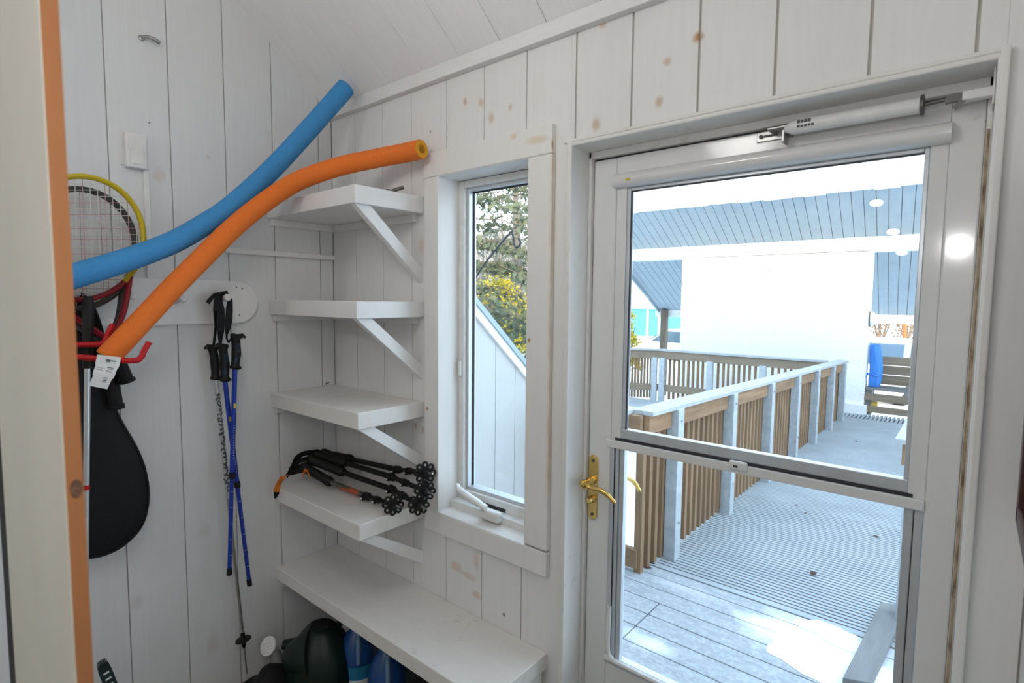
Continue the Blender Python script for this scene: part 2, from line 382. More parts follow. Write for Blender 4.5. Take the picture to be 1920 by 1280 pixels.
M['car_white'] = simple('white_car_paint', (0.88, 0.88, 0.88), 0.3)
M['car_glass'] = simple('tinted_car_glass', (0.07, 0.12, 0.17), 0.08)
M['tyre'] = simple('tyre_rubber', (0.02, 0.02, 0.02), 0.8)
M['tail'] = simple('red_lamp_lens', (0.5, 0.02, 0.02), 0.2)
M['conifer'] = simple('conifer_needles', (0.075, 0.10, 0.06), 0.7, c2=(0.14, 0.15, 0.08), scale=3)
M['goldbush'] = simple('yellow_foliage', (0.60, 0.44, 0.04), 0.7, c2=(0.36, 0.33, 0.04), scale=3)
M['bark'] = simple('bark', (0.13, 0.10, 0.075), 0.9, c2=(0.20, 0.16, 0.12), scale=12, stretch=(3, 3, 0.5))
M['greybark'] = simple('pale_bark', (0.22, 0.19, 0.165), 0.9, c2=(0.14, 0.12, 0.10), scale=8, stretch=(3, 3, 0.4))
M['leaf'] = simple('dead_leaf', (0.07, 0.025, 0.016), 0.8)
M['yellowtub'] = simple('yellow_plastic', (0.75, 0.55, 0.10), 0.5)
M['road_orange'] = simple('orange_marker', (0.7, 0.13, 0.03), 0.5)
M['iron'] = simple('black_iron', (0.03, 0.03, 0.03), 0.5)
M['extboards'] = paint('shade_darkened_white_boards', base=(0.47, 0.48, 0.475), stretch=(7, 7, 0.5), bump=0.25, dirt=0.15)  # white paint darkened: the roof overhang's shade is put into the base colour

# =================================================================== SETTING : room shell
SL = 0.80                                    # slope of the ceiling
ZC = 2.405                                   # ceiling height at the front wall
def zc(y): return ZC - SL*y
YB = -3.6                                    # back of the room
XR = 2.345
# floor
b = MB(); b.box(-.15, XR+.15, YB-.1, .16, -.05, 0); struct(b.build('floor', M['floor']), 'dark wooden floor of the entry room', 'floor')
# left wall: vertical boards with open joints, cut along the sloping ceiling
b = MB(); ys = [0.0, -.065, -.272, -.458, -.648, -.836, -1.03, -1.22, -1.41]
while ys[-1] > YB: ys.append(ys[-1]-.19)
for i in range(len(ys)-1):
    y1, y0 = ys[i]-.0018, ys[i+1]+.0018
    b.prism([(-.016, y1, 0), (0, y1, 0), (0, y1, zc(y1)+.03), (-.016, y1, zc(y1)+.03)], (0, 0, 0)) if False else None
    b.hexa([(-.016, y0, 0), (0, y0, 0), (0, y1, 0), (-.016, y1, 0), (-.016, y0, zc(y0)+.01), (0, y0, zc(y0)+.01), (0, y1, zc(y1)+.01), (-.016, y1, zc(y1)+.01)])
wl = b.build('wall_left', M['wall_left'], bevel=.0012); struct(wl, 'white vertical board wall on the left, under the sloping ceiling', 'wall')
b = MB(); b.hexa([(-.10, YB, 0), (-.0065, YB, 0), (-.0065, .0, 0), (-.10, .0, 0), (-.10, YB, zc(YB)), (-.0065, YB, zc(YB)), (-.0065, 0, zc(0)), (-.10, 0, zc(0))])
struct(b.build('wall_left_backing', M['groove']), 'dark joints between the boards of the left wall', 'wall')
# front wall: boards cut round the window and the door
WX0, WX1, WZ0, WZ1 = 0.715, 1.143, 0.785, 2.045
DX0, DX1, DZ1 = 1.285, 2.258, 2.065
xs = [0.0, .178, .368, .549, .744, .930, 1.114, 1.301, 1.484, 1.671, 1.853, 2.040, 2.214, XR]
b = MB()
def cut(x0, x1):
    """z spans of a board between x0 and x1, outside the openings"""
    segs = []
    e = sorted(set([x0, x1] + [c for c in (WX0, WX1, DX0, DX1) if x0 < c < x1]))
    for a, c in zip(e[:-1], e[1:]):
        mid = (a+c)/2
        if WX0 < mid < WX1: segs += [(a, c, 0, WZ0), (a, c, WZ1, ZC)]
        elif DX0 < mid < DX1: segs += [(a, c, DZ1, ZC)]
        else: segs += [(a, c, 0, ZC)]
    return segs
for i in range(len(xs)-1):
    g = .0030 if xs[i] > 1.25 else .0016
    g2 = .0030 if xs[i+1] > 1.25 else .0016
    for (a, c, z0, z1) in cut(xs[i]+(g if i else 0), xs[i+1]-g2):
        b.box(a, c, 0, .016, z0, z1)
wf = b.build('wall_front', M['wall_front'], bevel=.0012); struct(wf, 'white vertical board wall with the window and the door', 'wall')
b = MB()
for (a, c, z0, z1) in ((-.10, WX0, 0, ZC), (WX0, WX1, 0, WZ0), (WX0, WX1, WZ1, ZC), (WX1, DX0, 0, ZC), (DX0, DX1, DZ1, ZC), (DX1, XR+.1, 0, ZC)):
    b.box(a, c, .0065, .15, z0, z1)
struct(b.build('wall_front_backing', M['groove']), 'joints and core of the front wall', 'wall')
# ceiling: boards running up the slope
b = MB(); x = -.1; 
while x < XR+.1:
    x1 = min(x+.187, XR+.1)
    b.hexa([(x+.001, YB, zc(YB)), (x1-.001, YB, zc(YB)), (x1-.001, .03, zc(.03)), (x+.001, .03, zc(.03)), (x+.001, YB, zc(YB)+.02), (x1-.001, YB, zc(YB)+.02), (x1-.001, .03, zc(.03)+.02), (x+.001, .03, zc(.03)+.02)])
    x = x1
struct(b.build('ceiling', M['ceiling'], bevel=.0015), 'white sloping board ceiling', 'ceiling')
b = MB(); b.hexa([(-.1, YB, zc(YB)+.012), (XR+.1, YB, zc(YB)+.012), (XR+.1, .03, zc(.03)+.012), (-.1, .03, zc(.03)+.012), (-.1, YB, zc(YB)+.06), (XR+.1, YB, zc(YB)+.06), (XR+.1, .03, zc(.03)+.06), (-.1, .03, zc(.03)+.06)])
struct(b.build('ceiling_backing', M['ceiling']), 'upper side of the board ceiling', 'ceiling')
# right and back walls of the entry
b = MB(); b.hexa([(XR, YB, 0), (XR+.1, YB, 0), (XR+.1, 0, 0), (XR, 0, 0), (XR, YB, zc(YB)), (XR+.1, YB, zc(YB)), (XR+.1, 0, zc(0)), (XR, 0, zc(0))])
struct(b.build('wall_right', M['trim']), 'white painted wall at the right edge', 'wall')
b = MB(); b.box(-.1, XR+.1, YB-.1, YB, 0, zc(YB)); struct(b.build('wall_back', M['trim']), 'white painted wall behind the viewer', 'wall')
# trim board where front wall meets ceiling
b = MB(); b.prism([(0, 0, 2.378), (0, -.028, 2.378), (0, -.028, zc(-.028)-.001), (0, 0, ZC-.002)], (XR, 0, 0))
struct(b.build('trim_1', M['trim'], bevel=.002), 'white trim board where the front wall meets the sloping ceiling', 'trim')

# ------------------------------------------------------------------- window
win = thing('window_1', ((WX0+WX1)/2, 0.0, WZ0), 'narrow white casement window beside the shelves', 'window'); win['kind'] = 'structure'
b = MB(); b.box(.644, WX0-.001, -.02, 0, .775, 2.042); part('casing', b, M['casing'], win, bevel=.004)
b = MB(); b.box(WX1, 1.232, -.02, 0, .792, 2.042); part('casing', b, M['casing'], win, bevel=.003)
b = MB(); b.box(.644, 1.232, -.022, 0, 2.042, 2.13); part('casing', b, M['casing'], win, bevel=.003)
b = MB(); b.box(.644, 1.232, -.021, 0, .705, .785); part('casing', b, M['casing'], win, bevel=.003)
b = MB()   # jamb liner
b.box(WX0-.001, WX0+.006, -.021, .15, WZ0, WZ1); b.box(WX1-.006, WX1, -.018, .15, WZ0, WZ1); b.box(WX0, WX1, -.018, .15, WZ1-.006, WZ1)
part('jamb', b, M['casing'], win, bevel=.003)
b = MB(); b.prism([(0, -.019, WZ0), (0, .15, WZ0), (0, .15, WZ0+.012), (0, -.019, WZ0+.006)], (0, 0, 0)) if False else b.hexa([(WX0, -.019, WZ0-.004), (WX1, -.019, WZ0-.004), (WX1, .15, WZ0-.004), (WX0, .15, WZ0-.004), (WX0, -.019, WZ0+.002), (WX1, -.019, WZ0+.002), (WX1, .15, WZ0+.018), (WX0, .15, WZ0+.018)])
part('window_sill', b, M['casing'], win, bevel=.001)
SX0, SX1, SZ0, SZ1 = WX0+.006, WX1-.006, WZ0+.014, WZ1-.008      # sash
GX0, GX1, GZ0, GZ1 = .762, 1.098, .868, 2.0
b = MB()
b.box(SX0, GX0-.012, .085, .14, SZ0, SZ1); b.box(GX1+.012, SX1, .085, .14, SZ0, SZ1)
b.box(GX0-.012, GX1+.012, .085, .14, GZ1+.012, SZ1); b.box(GX0-.012, GX1+.012, .085, .14, SZ0, GZ0-.012)
sash = part('sash', b, M['vinyl'], win, bevel=.002)
b = MB()
b.box(GX0-.012, GX0, .100, .14, GZ0-.012, GZ1+.012); b.box(GX1, GX1+.012, .100, .14, GZ0-.012, GZ1+.012)
b.box(GX0, GX1, .100, .14, GZ1, GZ1+.012); b.box(GX0, GX1, .100, .14, GZ0-.012, GZ0)
part('glazing_bead', b, M['alu'], sash, bevel=.001)
b = MB(); b.box(GX0, GX1, .128, .132, GZ0, GZ1); part('window_pane', b, M['glass'], sash)
b = MB()   # dark gasket line round the pane
b.box(GX0, GX0+.005, .122, .128, GZ0, GZ1); b.box(GX0, GX1, .122, .128, GZ1-.005, GZ1)
part('gasket', b, M['gasket'], sash)
b = MB(); b.box(SX0, SX1, .045, .085, WZ0+.006, WZ0+.035); part('sash_stop', b, M['vinyl'], win, bevel=.003)
# crank
ch = MB(); c0 = Vector((.975, .03, .835))
ch.box(.895, .99, .018, .052, .800, .838); ch = part('crank_housing', ch, M['vinyl'], win, bevel=.010, smooth=True)
h = MB(); p0 = Vector((.930, .022, .846)); p1 = Vector((.845, .012, .872)); p2 = Vector((.795, .020, .884)); p3 = Vector((.775, .026, .900))
h.tube(smoothpath([p0, p1, p2, p3], 6), [.014]*3+[.017]*5+[.015]*5+[.010]*4+[.008, .006], seg=12, flat=.75); part('crank_handle', h, M['vinyl'], win, smooth=True)
b = MB(); p0 = onY(898, 941, .0845); p1 = onY(948, 956, .0845); b.hexa([(p0.x, .0838, p0.z-.011), (p1.x, .0838, p0.z-.011), (p1.x, .085, p0.z-.011), (p0.x, .085, p0.z-.011), (p0.x, .0838, p0.z+.006), (p1.x, .0838, p0.z+.006), (p1.x, .085, p0.z+.006), (p0.x, .085, p0.z+.006)])
part('sticker', b, M['gasket'], sash, label='black printed sticker')
b = MB(); q = onX(866, 690, .735); b.box(.731, .742, .072, .086, q.z-.03, q.z+.03); part('lock_lever', b, M['vinyl'], win, bevel=.003)
win_open_plug = None

# ------------------------------------------------------------------- door
DY = 0.10
dr = thing('door_1', ((DX0+DX1)/2, DY, 0), 'white storm door with glass panes, brass handle and closer', 'door'); dr['kind'] = 'structure'
fr = thing('trim_2', ((DX0+DX1)/2, 0, 0), 'white recessed wooden frame around the storm door', 'door frame'); fr['kind'] = 'structure'
b = MB()
b.box(DX0, DX0+.012, -.012, .17, 0, DZ1); part('jamb', b, M['jamb'], fr, bevel=.004)
b = MB(); b.box(DX1-.012, DX1, -.012, .17, 0, DZ1); part('jamb', b, M['jamb'], fr, bevel=.004)
b = MB(); b.box(DX0, DX1, -.012, .17, DZ1-.012, DZ1); part('head_jamb', b, M['jamb'], fr, bevel=.004)
b = MB(); b.box(DX0-.004, DX0+.014, -.016, -.006, 0, DZ1+.004); b.box(DX0-.02, DX1+.004, -.010, .0, DZ1, DZ1+.010); b.box(DX1-.008, DX1+.006, -.016, -.006, 0, DZ1+.010)
part('edge_bead', b, M['jamb'], fr, bevel=.003)
b = MB(); b.box(DX0+.012, DX0+.022, .085, .17, 0, DZ1-.012); b.box(DX1-.022, DX1-.012, .085, .17, 0, DZ1-.012); b.box(DX0+.012, DX1-.012, .085, .17, DZ1-.032, DZ1-.012)
part('stop_strip', b, M['jamb'], fr, bevel=.002)
b = MB(); b.box(DX0+.018, DX0+.026, .104, .13, .0, 2.03); b.box(DX1-.026, DX1-.018, .104, .13, .0, 2.03); b.box(DX0+.02, DX1-.02, .108, .13, 2.029, 2.034)
part('weatherstrip', b, M['gasket'], fr)
# rusty dirt line down the right jamb
b = MB(); b.box(DX1-.0212, DX1-.0150, .0836, .0852, .12, 1.95)
part('dirt_line', b, simple('brown_dirt', (0.46, 0.37, 0.26), 0.9, c2=(0.17, 0.11, 0.06), scale=16, stretch=(8, 8, 1.2), lo=.42, hi=.62), fr)
X0, X1 = 1.3085, 2.2355
UX0, UX1, UZ0, UZ1 = 1.432, 2.137, 1.200, 1.925       # upper glass
LX0, LX1, LZ0, LZ1 = 1.432, 2.142, .452, 1.135        # lower glass
b = MB(); b.box(X0, UX0-.045, DY, DY+.035, .012, 2.028); part('stile', b, M['door'], dr, bevel=.004)
b = MB(); b.box(UX1+.042, X1, DY, DY+.035, .012, 2.028); part('stile', b, M['door'], dr, bevel=.004)
b = MB(); b.box(UX0-.045, UX1+.042, DY, DY+.035, 1.976, 2.028); part('top_rail', b, M['door'], dr, bevel=.003)
b = MB(); b.box(UX0-.045, UX1+.042, DY, DY+.035, .012, LZ0-.022); part('kick_panel', b, M['door'], dr, bevel=.004)
b = MB()   # half-round screen cassette under the top rail
prof = [(0, DY+.03, 1.978)] + [(0, DY-.002-.024*math.sin(a), 1.957+.0215*math.cos(a)) for a in [math.pi*i/10 for i in range(11)]] + [(0, DY+.03, 1.935)]
b.prism([(UX0-.05, p[1], p[2]) for p in prof], (UX1+.045-(UX0-.05), 0, 0)); part('screen_cassette', b, M['door'], dr, smooth=True)
b = MB(); p0 = onY(1165, 337, DY-.026); b.box(p0.x+.014, p0.x+.028, DY-.0262, DY-.024, p0.z-.004, p0.z+.003); part('sticker', b, M['yellow'], dr, label='scrap of a yellow sticker')
b = MB()   # side tracks beside upper glass
for (a, c) in ((UX0-.045, UX0-.012), (UX1+.010, UX1+.042)): b.box(a, c, DY+.004, DY+.03, 1.16, 1.937)
part('side_track', b, M['door'], dr, bevel=.002)
us = MB()
us.box(UX0-.012, UX0, DY+.008, DY+.03, UZ0-.03, UZ1+.010); us.box(UX1, UX1+.010, DY+.008, DY+.03, UZ0-.03, UZ1+.010)
us.box(UX0, UX1, DY+.008, DY+.03, UZ1, UZ1+.010); us.box(UX0-.012, UX1+.010, DY+.006, DY+.032, UZ0-.030, UZ0)
us = part('upper_sash', us, M['alu'], dr, bevel=.002)
b = MB(); b.box(UX0, UX1, DY+.018, DY+.022, UZ0, UZ1); part('upper_pane', b, M['glass'], us)
b = MB(); b.box(UX0, UX0+.004, DY+.010, DY+.018, UZ0, UZ1); b.box(UX0, UX1, DY+.010, DY+.018, UZ1-.003, UZ1); part('gasket', b, M['gasket'], us)
b = MB(); b.box(UX0-.058, UX1+.042, DY-.006, DY+.03, 1.138, 1.163); mr = part('meeting_rail', b, M['door'], dr, bevel=.003)
b = MB(); b.box(UX0-.03, UX1+.02, DY+.002, DY+.03, 1.163, 1.171); part('gap_gasket', b, M['gasket'], mr)
p0 = onY(1368, 858, DY-.008); p1 = onY(1402, 866, DY-.008)
b = MB(); b.box(p0.x, p1.x, DY-.016, DY-.004, 1.150, 1.174); lt = part('sash_latch', b, M['white_obj'], mr, bevel=.005, smooth=True)
b = MB(); b.box(p0.x+.012, p0.x+.024, DY-.0165, DY-.0155, 1.157, 1.163); part('slot', b, M['gasket'], lt)
ls = MB()
for (a, c, yy) in ((LX0-.045, LX0-.032, DY), (LX0-.03, LX0-.018, DY+.006), (LX0-.016, LX0, DY+.010), (LX1, LX1+.018, DY+.010), (LX1+.020, LX1+.036, DY+.004)):
    ls.box(a, c, yy, DY+.032, LZ0-.022, LZ1+.003)
ls.box(LX0-.045, LX1+.036, DY+.006, DY+.032, LZ0-.022, LZ0)
ls = part('lower_sash', ls, M['alu'], dr, bevel=.0015)
b = MB(); b.box(LX0, LX1, DY+.020, DY+.024, LZ0, LZ1); part('lower_pane', b, M['glass'], ls)
b = MB(); b.box(LX0-.032, LX0-.030, DY+.004, DY+.02, LZ0, LZ1); b.box(LX1+.018, LX1+.020, DY+.008, DY+.02, LZ0, LZ1); part('gasket', b, M['gasket'], ls)
b = MB(); b.tube(smoothpath([(LX0-.035, DY, .62), (LX0-.035, DY-.002, .48), (LX0-.02, DY-.004, .455), (LX0+.02, DY-.004, .448), (LX1+.03, DY-.002, .447)], 6), .008, seg=8); part('rolled_gasket', b, M['white_obj'], dr, smooth=True)
# brass handle set
pz0, pz1 = onY(1113, 973, DY).z, onY(1113, 852, DY).z
pxc = onY(1113, 912, DY).x
b = MB(); hw = .0165; n_ = 10; zc0, zc1 = pz0+hw, pz1-hw
poly = [(pxc+hw*math.cos(math.pi+math.pi*i/n_), DY-.006, zc0+hw*math.sin(math.pi+math.pi*i/n_)) for i in range(n_+1)] + [(pxc+hw*math.cos(math.pi*i/n_), DY-.006, zc1+hw*math.sin(math.pi*i/n_)) for i in range(n_+1)]
b.prism(poly, (0, .006, 0)); pl = part('handle_plate', b, M['brass'], dr, smooth=True, bevel=.0015)
hz = onY(1110, 905, DY-.03).z
b = MB(); b.lathe([(.013, 0), (.013, .018), (.011, .022), (.011, .045), (.014, .05), (.013, .062), (.006, .066)], (pxc-.002, DY-.004, hz), (0, -1, 0), 16); part('handle_hub', b, M['brass'], pl, smooth=True)
b = MB(); b.tube(smoothpath([(pxc-.004, DY-.052, hz), (pxc+.022, DY-.056, hz-.008), (pxc+.055, DY-.056, hz-.006), (pxc+.085, DY-.055, hz-.017), (pxc+.108, DY-.053, hz-.036)], 6), [.009]*6+[.0075]*13+[.006]*5+[.004], seg=12, flat=1.2); part('lever', b, M['brass'], pl, smooth=True)
kz = onY(1109, 938, DY-.02).z
b = MB(); b.lathe([(.012, 0), (.012, .006), (.009, .010), (.010, .022), (.007, .026)], (pxc, DY-.005, kz), (0, -1, 0), 16); part('thumb_turn', b, M['brass'], pl, smooth=True)
for zz in (pz0+.018, pz1-.018):
    b = MB(); b.lathe([(.005, 0), (.005, .003)], (pxc, DY-.0055, zz), (0, -1, 0), 10); part('screw_head', b, M['ink'], pl, smooth=True)
hz2 = onY(1180, 898, DY+.085).z
b = MB(); b.tube(smoothpath([(pxc, DY+.030, hz), (pxc, DY+.075, hz), (pxc+.03, DY+.085, hz), (pxc+.065, DY+.085, hz+.003), (pxc+.100, DY+.083, hz-.006), (pxc+.125, DY+.08, hz-.032)], 6), [.009]*18+[.0075]*9+[.006]*3+[.004], seg=12); part('outer_lever', b, M['brass'], dr, smooth=True)
# door closer
q0 = onY(1472, 243, DY-.04); q1 = onY(1727, 196, DY-.04); q2 = onY(1872, 174, DY-.04); qa = onY(1415, 258, DY-.01)
zz = (q0.z+q1.z)/2; q0 = Vector((q0.x, DY-.04, zz)); q1 = Vector((q1.x, DY-.04, zz))
b = MB(); b.lathe([(.008, 0), (.0155, .016), (.0165, .02), (.0165, (q1-q0).length-.004), (.0175, (q1-q0).length-.003), (.0175, (q1-q0).length)], q0, q1-q0, 24)
cl = part('closer_tube', b, M['white_obj'], dr, smooth=True, label='white door closer tube')
b = MB()
for k in range(9):
    xx = q0.x+.030+(k//2)*.0075; b.box(xx, xx+.0055, DY-.0575, DY-.0555, zz+(.0035 if k % 2 else -.006), zz+(.0105 if k % 2 else -.001))
part('printed_mark', b, M['ink'], cl)
b = MB(); b.tube([q1, Vector((DX1-.09, DY-.04, zz+.002))], .0045, 10); b.lathe([(.017, -.002), (.021, .0), (.021, .005), (.012, .007)], q1, (1, 0, 0), 16)
b.box(q1.x+.04, q1.x+.075, DY-.046, DY-.034, zz-.006, zz+.009); b.beam((q1.x+.055, DY-.048, zz-.02), (q1.x+.085, DY-.048, zz+.008), .004, .008)
part('closer_rod', b, M['dark_steel'], cl, smooth=True)
b = MB(); b.box(DX1-.062, DX1-.014, DY-.052, DY-.028, zz-.008, zz+.010); b.box(DX1-.016, DX1-.0125, DY-.07, DY-.01, zz-.03, zz+.045); part('jamb_bracket', b, M['white_obj'], dr, bevel=.002)
b = MB(); b.box(q0.x-.075, q0.x+.01, DY-.006, DY, zz-.012, zz+.012); b.box(q0.x-.04, q0.x+.004, DY-.045, DY-.006, zz+.004, zz+.008); b.box(q0.x-.006, q0.x, DY-.045, DY-.004, zz-.03, zz-.002)
br = part('door_bracket', b, M['steel'], dr, bevel=.001)
b = MB(); b.box(q0.x-.058, q0.x-.025, DY-.0065, DY-.0058, zz-.003, zz+.003); b.lathe([(.005, 0), (.005, .004)], (q0.x-.064, DY-.006, zz), (0, -1, 0), 10); part('slot', b, M['ink'], br)
b = MB(); b.box(DX0, DX1, .04, .19, -.03, .012); struct(b.build('trim_3', M['alu']), 'metal threshold under the storm door', 'threshold')

# ------------------------------------------------------------------- near board edge at the left of the picture
BX = 1.60
cA = onX(107, 640, BX); cB = onX(143, 640, BX)
far = onY(22, 1160, cA.y)
b = MB(); b.box(far.x, BX-.0006, cA.y, cB.y-.0003, 0.0, zc(cB.y)-.03); nb = b.build('cupboard_side_board', M['cream'], bevel=.0015)
tag(nb, 'cream painted upright board with bare orange edge, close at the left', 'board')
b = MB(); kn = onX(148, 915, BX)
b.box(BX-.0006, BX, cA.y+.0008, cB.y, 0.0, zc(cB.y)-.032); part('bare_edge', b, M['rawwood'], nb, label='bare orange wood edge')
b = MB(); b.lathe([(.0058, 0), (.0054, .0008), (.001, .001)], Vector((BX, cB.y-.0056, kn.z)), (1, 0, 0), 14, sx=.9, sy=1.6); part('knot', b, simple('dark_knot', (0.07, 0.03, 0.012), .6, c2=(0.20, .10, .05), scale=150), nb, smooth=True)
b = MB(); b.box(far.x-.06, far.x-.001, cA.y+.001, cB.y, 0.0, zc(cB.y)-.03); part('dark_gap', b, M['black'], nb)

# =================================================================== SHELVES
SHELVES = [(1.918, 1.980, 1.657, 'topmost'), (1.526, 1.586, 1.283, 'second'), (1.138, 1.198, .927, 'third'), (.738, .798, .539, 'fourth')]
stext = {'topmost': 'topmost white corner shelf, under the blue noodle', 'second': 'white corner shelf second from the top, empty', 'third': 'white corner shelf third from the top with debris on it', 'fourth': 'lowest small white corner shelf, under the black trekking poles'}
for i, (z0, z1, zl, nm) in enumerate(SHELVES):
    t = thing('wall_shelf', (.31, -.15, z0), stext[nm], 'shelf', 'small white shelves in the corner')
    b = MB(); b.box(.0, .622, -.303, .0, z0, z1); part('shelf_board', b, M['shelf'] if i < 2 else M['shelf_old'], t, bevel=.003)
    b = MB(); b.prism([(.583, -.297, z0), (.583, -.232, z0), (.583, 0, zl+.055), (.583, 0, zl)], (.028, 0, 0)); part('brace', b, M['shelf'], t, bevel=.002)
    b = MB(); b.box(0, .018, -.29, 0, z0-.028, z0); part('cleat', b, M['shelf'], t, bevel=.002)
    b = MB(); b.box(.018, .583, -.018, 0, z0-.028, z0); part('cleat', b, M['shelf'], t, bevel=.002)
t = thing('bench_shelf', (.6, -.15, .385), 'long low white bench shelf below the window', 'bench')
b = MB(); b.box(0, 1.228, -.300, 0, .385, .440); part('bench_top', b, M['shelf_old'], t, bevel=.003)
b = MB(); b.box(0, .02, -.28, 0, .345, .385); part('cleat', b, M['shelf'], t); b = MB(); b.box(.02, 1.2, -.02, 0, .345, .385); part('cleat', b, M['shelf'], t)
b = MB(); b.box(1.20, 1.222, -.26, -.02, 0, .385); part('leg', b, M['shelf'], t, bevel=.002)

# small things on the shelves
p0 = onZ(727, 358, 1.987); p1 = onZ(756, 352, 1.991)
t = thing('metal_bolt', (p0.x, p0.y, 1.98), 'short dark metal bolt on the topmost shelf', 'bolt')
d_ = Vector((-.03, -.075, 0)); c_ = Vector((.44, -.10, 1.990))
p0 = onY(731, 359, -.10); p1 = onY(757, 351, -.06)
b = MB(); b.tube([p0, p1], .0065, 12); part('shank', b, M['dark_steel'], t, smooth=True)
b = MB(); b.box(p0.x-.016, p0.x+.004, -.112, -.088, 1.980, p0.z+.008); part('head', b, M['ink'], t, bevel=.002)
p0 = onZ(713, 735, 1.198)
t = thing('acorn', (p0.x, p0.y, 1.198), 'small brown acorn at the back of the third shelf', 'acorn')
b = MB(); b.sphere((p0.x, p0.y, 1.208), .010, (1.2, .9, .95)); part('nut', b, M['leaf'], t, smooth=True)
b = MB(); b.sphere((p0.x-.008, p0.y, 1.210), .010, (.7, 1, 1)); part('cap', b, M['bark'], t, smooth=True)
p0 = onZ(612, 722, 1.20)
b = MB(); r_ = .0016
b.tube([p0+Vector((-.016, -.008, .001)), p0+Vector((.018, .004, .014))], r_, 6); b.tube([p0+Vector((-.012, .006, .002)), p0+Vector((.012, -.008, .006))], r_, 6); b.tube([p0+Vector((.0, 0, .004)), p0+Vector((-.006, .003, .016))], r_, 6)
tag(b.build('twig', M['ink']), 'thin dark twig on the third shelf near the corner', 'twig')

# =================================================================== LEFT WALL FITTINGS
# peg rail
zt, zb = onX(400, 525, .02).z, onX(400, 607, .02).z
yr = onX(484, 566, .02).y; hh = (zt-zb)/2; zm = (zt+zb)/2
pr = thing('peg_rail', (0, -.7, zb), 'white rounded peg rail on the left wall, behind the orange noodle', 'peg rail')
poly = [(0, -1.25, zb), (0, -1.25, zt)] + [(0, yr-hh+hh*math.sin(a), zm+hh*math.cos(a)) for a in [math.pi*i/14 for i in range(15)]]
b = MB(); b.prism(poly, (.018, 0, 0)); brd = part('board', b, M['shelf'], pr, bevel=.002)
pegs = []
for px, py in ((143, 548), (249, 553), (345, 558), (428, 557)):
    e = onX(px, py, .085); base = Vector((.016, e.y-.004, e.z-.012)); pegs.append(e)
    b = MB(); dv = (e-base); L_ = dv.length
    b.lathe([(.013, 0), (.011, .006), (.0095, L_*.4), (.0105, L_-.022), (.0135, L_-.016), (.0145, L_-.008), (.012, L_-.002), (.006, L_)], base, dv, 16); part('peg', b, M['white_obj'], pr, smooth=True)
for px, py in ((454, 541), (449, 590), (443, 538)):
    e = onX(px, py, .018); b = MB(); b.lathe([(.003, 0), (.003, .001)], e, (1, 0, 0), 8); part('screw_hole', b, M['ink'], brd)
# coat hook
p0 = onX(267, 70, .01); p1 = onX(300, 74, .03)
t = thing('coat_hook', (0, p0.y, p0.z), 'small grey metal hook high on the left wall', 'hook')
b = MB(); b.tube(smoothpath([(.0, p0.y, p0.z), (.02, p0.y+.008, p0.z+.002), (.035, p0.y+.025, p0.z-.003), (.034, p0.y+.045, p0.z-.010)], 5), [.006]*10+[.007]*5+[.006], 10); part('hook_arm', b, M['steel'], t, smooth=True)
b = MB(); b.lathe([(.010, 0), (.010, .003), (.006, .006)], (0, p0.y, p0.z), (1, 0, 0), 12); part('hook_base', b, M['steel'], t, smooth=True)
# junction box
a0 = onX(233, 247, .02); a1 = onX(283, 325, .02)
t = thing('junction_box', (0, (a0.y+a1.y)/2, a1.z), 'square white switch cover on the left wall above the racket', 'switch plate')
b = MB(); b.box(0, .030, a0.y, a1.y-.012, a1.z+.010, a0.z); part('box', b, M['white_obj'], t, bevel=.004)
b = MB(); b.box(.030, .033, a0.y+.010, a1.y-.022, a1.z+.022, a0.z-.012); part('cover', b, M['white_obj'], t, bevel=.002)
b = MB(); yc = (onX(269, 330, .01).y+onX(280, 330, .01).y)/2; b.box(0, .014, yc-.009, yc+.009, zt-.02, a1.z+.012); part('cable_duct', b, M['white_obj'], t, bevel=.003)
# cable duct strip / dowel in the shelf bay
p0 = onX(520, 474, .02); 
b = MB(); b.box(.0, .018, -.475, .0, p0.z-.014, p0.z+.008)
tag(b.build('wall_rail', M['shelf'], bevel=.004), 'thin white rail on the left wall between the two top shelves', 'rail')

